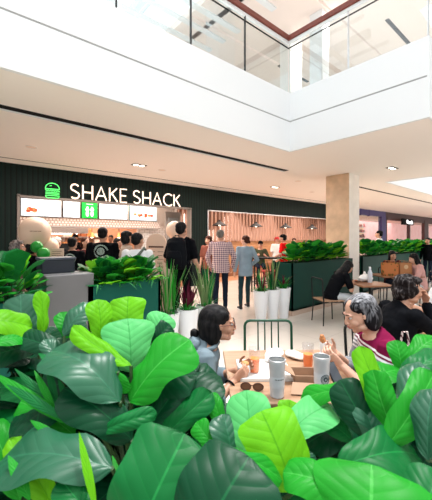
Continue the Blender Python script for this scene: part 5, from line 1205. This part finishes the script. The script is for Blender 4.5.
def topy(x):
    for (a, p), (b_, q) in zip(TOPS, TOPS[1:]):
        if x <= b_: return p + (q - p) * (x - a) / (b_ - a)
    return TOPS[-1][1]
for k, X0 in enumerate(PX):
    root = W(xx(X0, .95), .97, .54); t = thing('fiddle_leaf_fig', labs[k], 'plant', root); inv = -root
    bm = bmesh.new(); uvl = bm.loops.layers.uv.new('uv'); st = MB(); crown = V3((0, 0, .30))
    for (bx, by, tx, ty, yb, yt, wp, mi, up, side, fold, bend) in cl[k]:
        b = at(bx, by, yb) + inv; e = at(tx, ty, yt) + inv; toc = (V3((0, 0, EYE)) + inv - (b + e) / 2).normalized()
        nrm = toc * (1 - up) + V3((0, 0, 1)) * up + RGT * side * .8
        add_leaf(bm, uvl, b, e, wp / FPX * (yb + yt) / 2, nrm, bend, fold, .055, mi, 18, 6, fr.random() * 6)
        j = crown * (.6 + .6 * fr.random()); j = V3((j.x, j.y, min(j.z, b.z - .02))); md = (b + j) / 2 + V3((0, 0, .02)); 
        st.tube([j, md, b], [.007, .006, .005], 6)
    for i in range(72):      # leaves filling the depth, mostly dark: shade of the gaps put into colour
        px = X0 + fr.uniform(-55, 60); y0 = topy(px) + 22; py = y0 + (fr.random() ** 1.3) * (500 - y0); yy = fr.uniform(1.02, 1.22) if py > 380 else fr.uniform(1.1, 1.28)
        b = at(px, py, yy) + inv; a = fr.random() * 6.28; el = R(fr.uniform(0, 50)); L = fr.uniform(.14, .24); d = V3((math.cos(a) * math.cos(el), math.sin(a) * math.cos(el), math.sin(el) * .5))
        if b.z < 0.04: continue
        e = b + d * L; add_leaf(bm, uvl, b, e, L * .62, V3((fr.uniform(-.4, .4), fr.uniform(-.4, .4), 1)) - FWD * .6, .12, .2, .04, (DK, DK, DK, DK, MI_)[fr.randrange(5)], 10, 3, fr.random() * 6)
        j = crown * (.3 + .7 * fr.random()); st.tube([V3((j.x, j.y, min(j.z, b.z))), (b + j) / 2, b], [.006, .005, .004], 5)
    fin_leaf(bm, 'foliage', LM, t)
    st.tube([(0, 0, -.03), (.01, 0, .15), (0, .01, .34)], [.014, .012, .008], 10); st.build('stem', M['stem'], t)
# long blades low beside the fig leaves
root = W(xx(20, .95), .90, .54); t = thing('dracaena', 'long narrow green blades rising among the fig leaves under the pale leaf', 'plant', root)
bm = bmesh.new(); uvl = bm.loops.layers.uv.new('uv')
for (bx, by, tx, ty, yb, yt, wp, mi) in ((70, 425, -8, 372, .86, .92, 12, BR), (66, 420, 6, 384, .84, .88, 9, MI_), (62, 412, 14, 368, .88, .94, 8, MI_), (55, 410, 34, 370, .88, .92, 7, BR), (58, 408, 46, 362, .9, .94, 7, MI_), (96, 510, 79, 432, .66, .72, 9, YE), (60, 440, 30, 420, .8, .82, 8, BR), (70, 408, 58, 378, .9, .92, 6, MI_), (30, 500, 8, 455, .7, .74, 12, BR), (120, 480, 112, 455, .74, .78, 5, BR)):
    b = at(bx, by, yb) - root; e = at(tx, ty, yt) - root; add_leaf(bm, uvl, b, e, wp / FPX * yb, V3((0, 0, EYE)) - root - b, .04, .35, .0, mi, 12, 1, 0, WS)
o = fin_leaf(bm, 'foliage', LM, t)
g = MB(); g.tube([(0, 0, 0), (.01, .01, .12), (.03, .0, .25)], [.012, .011, .009], 8); g.build('stem', M['stem'], t)
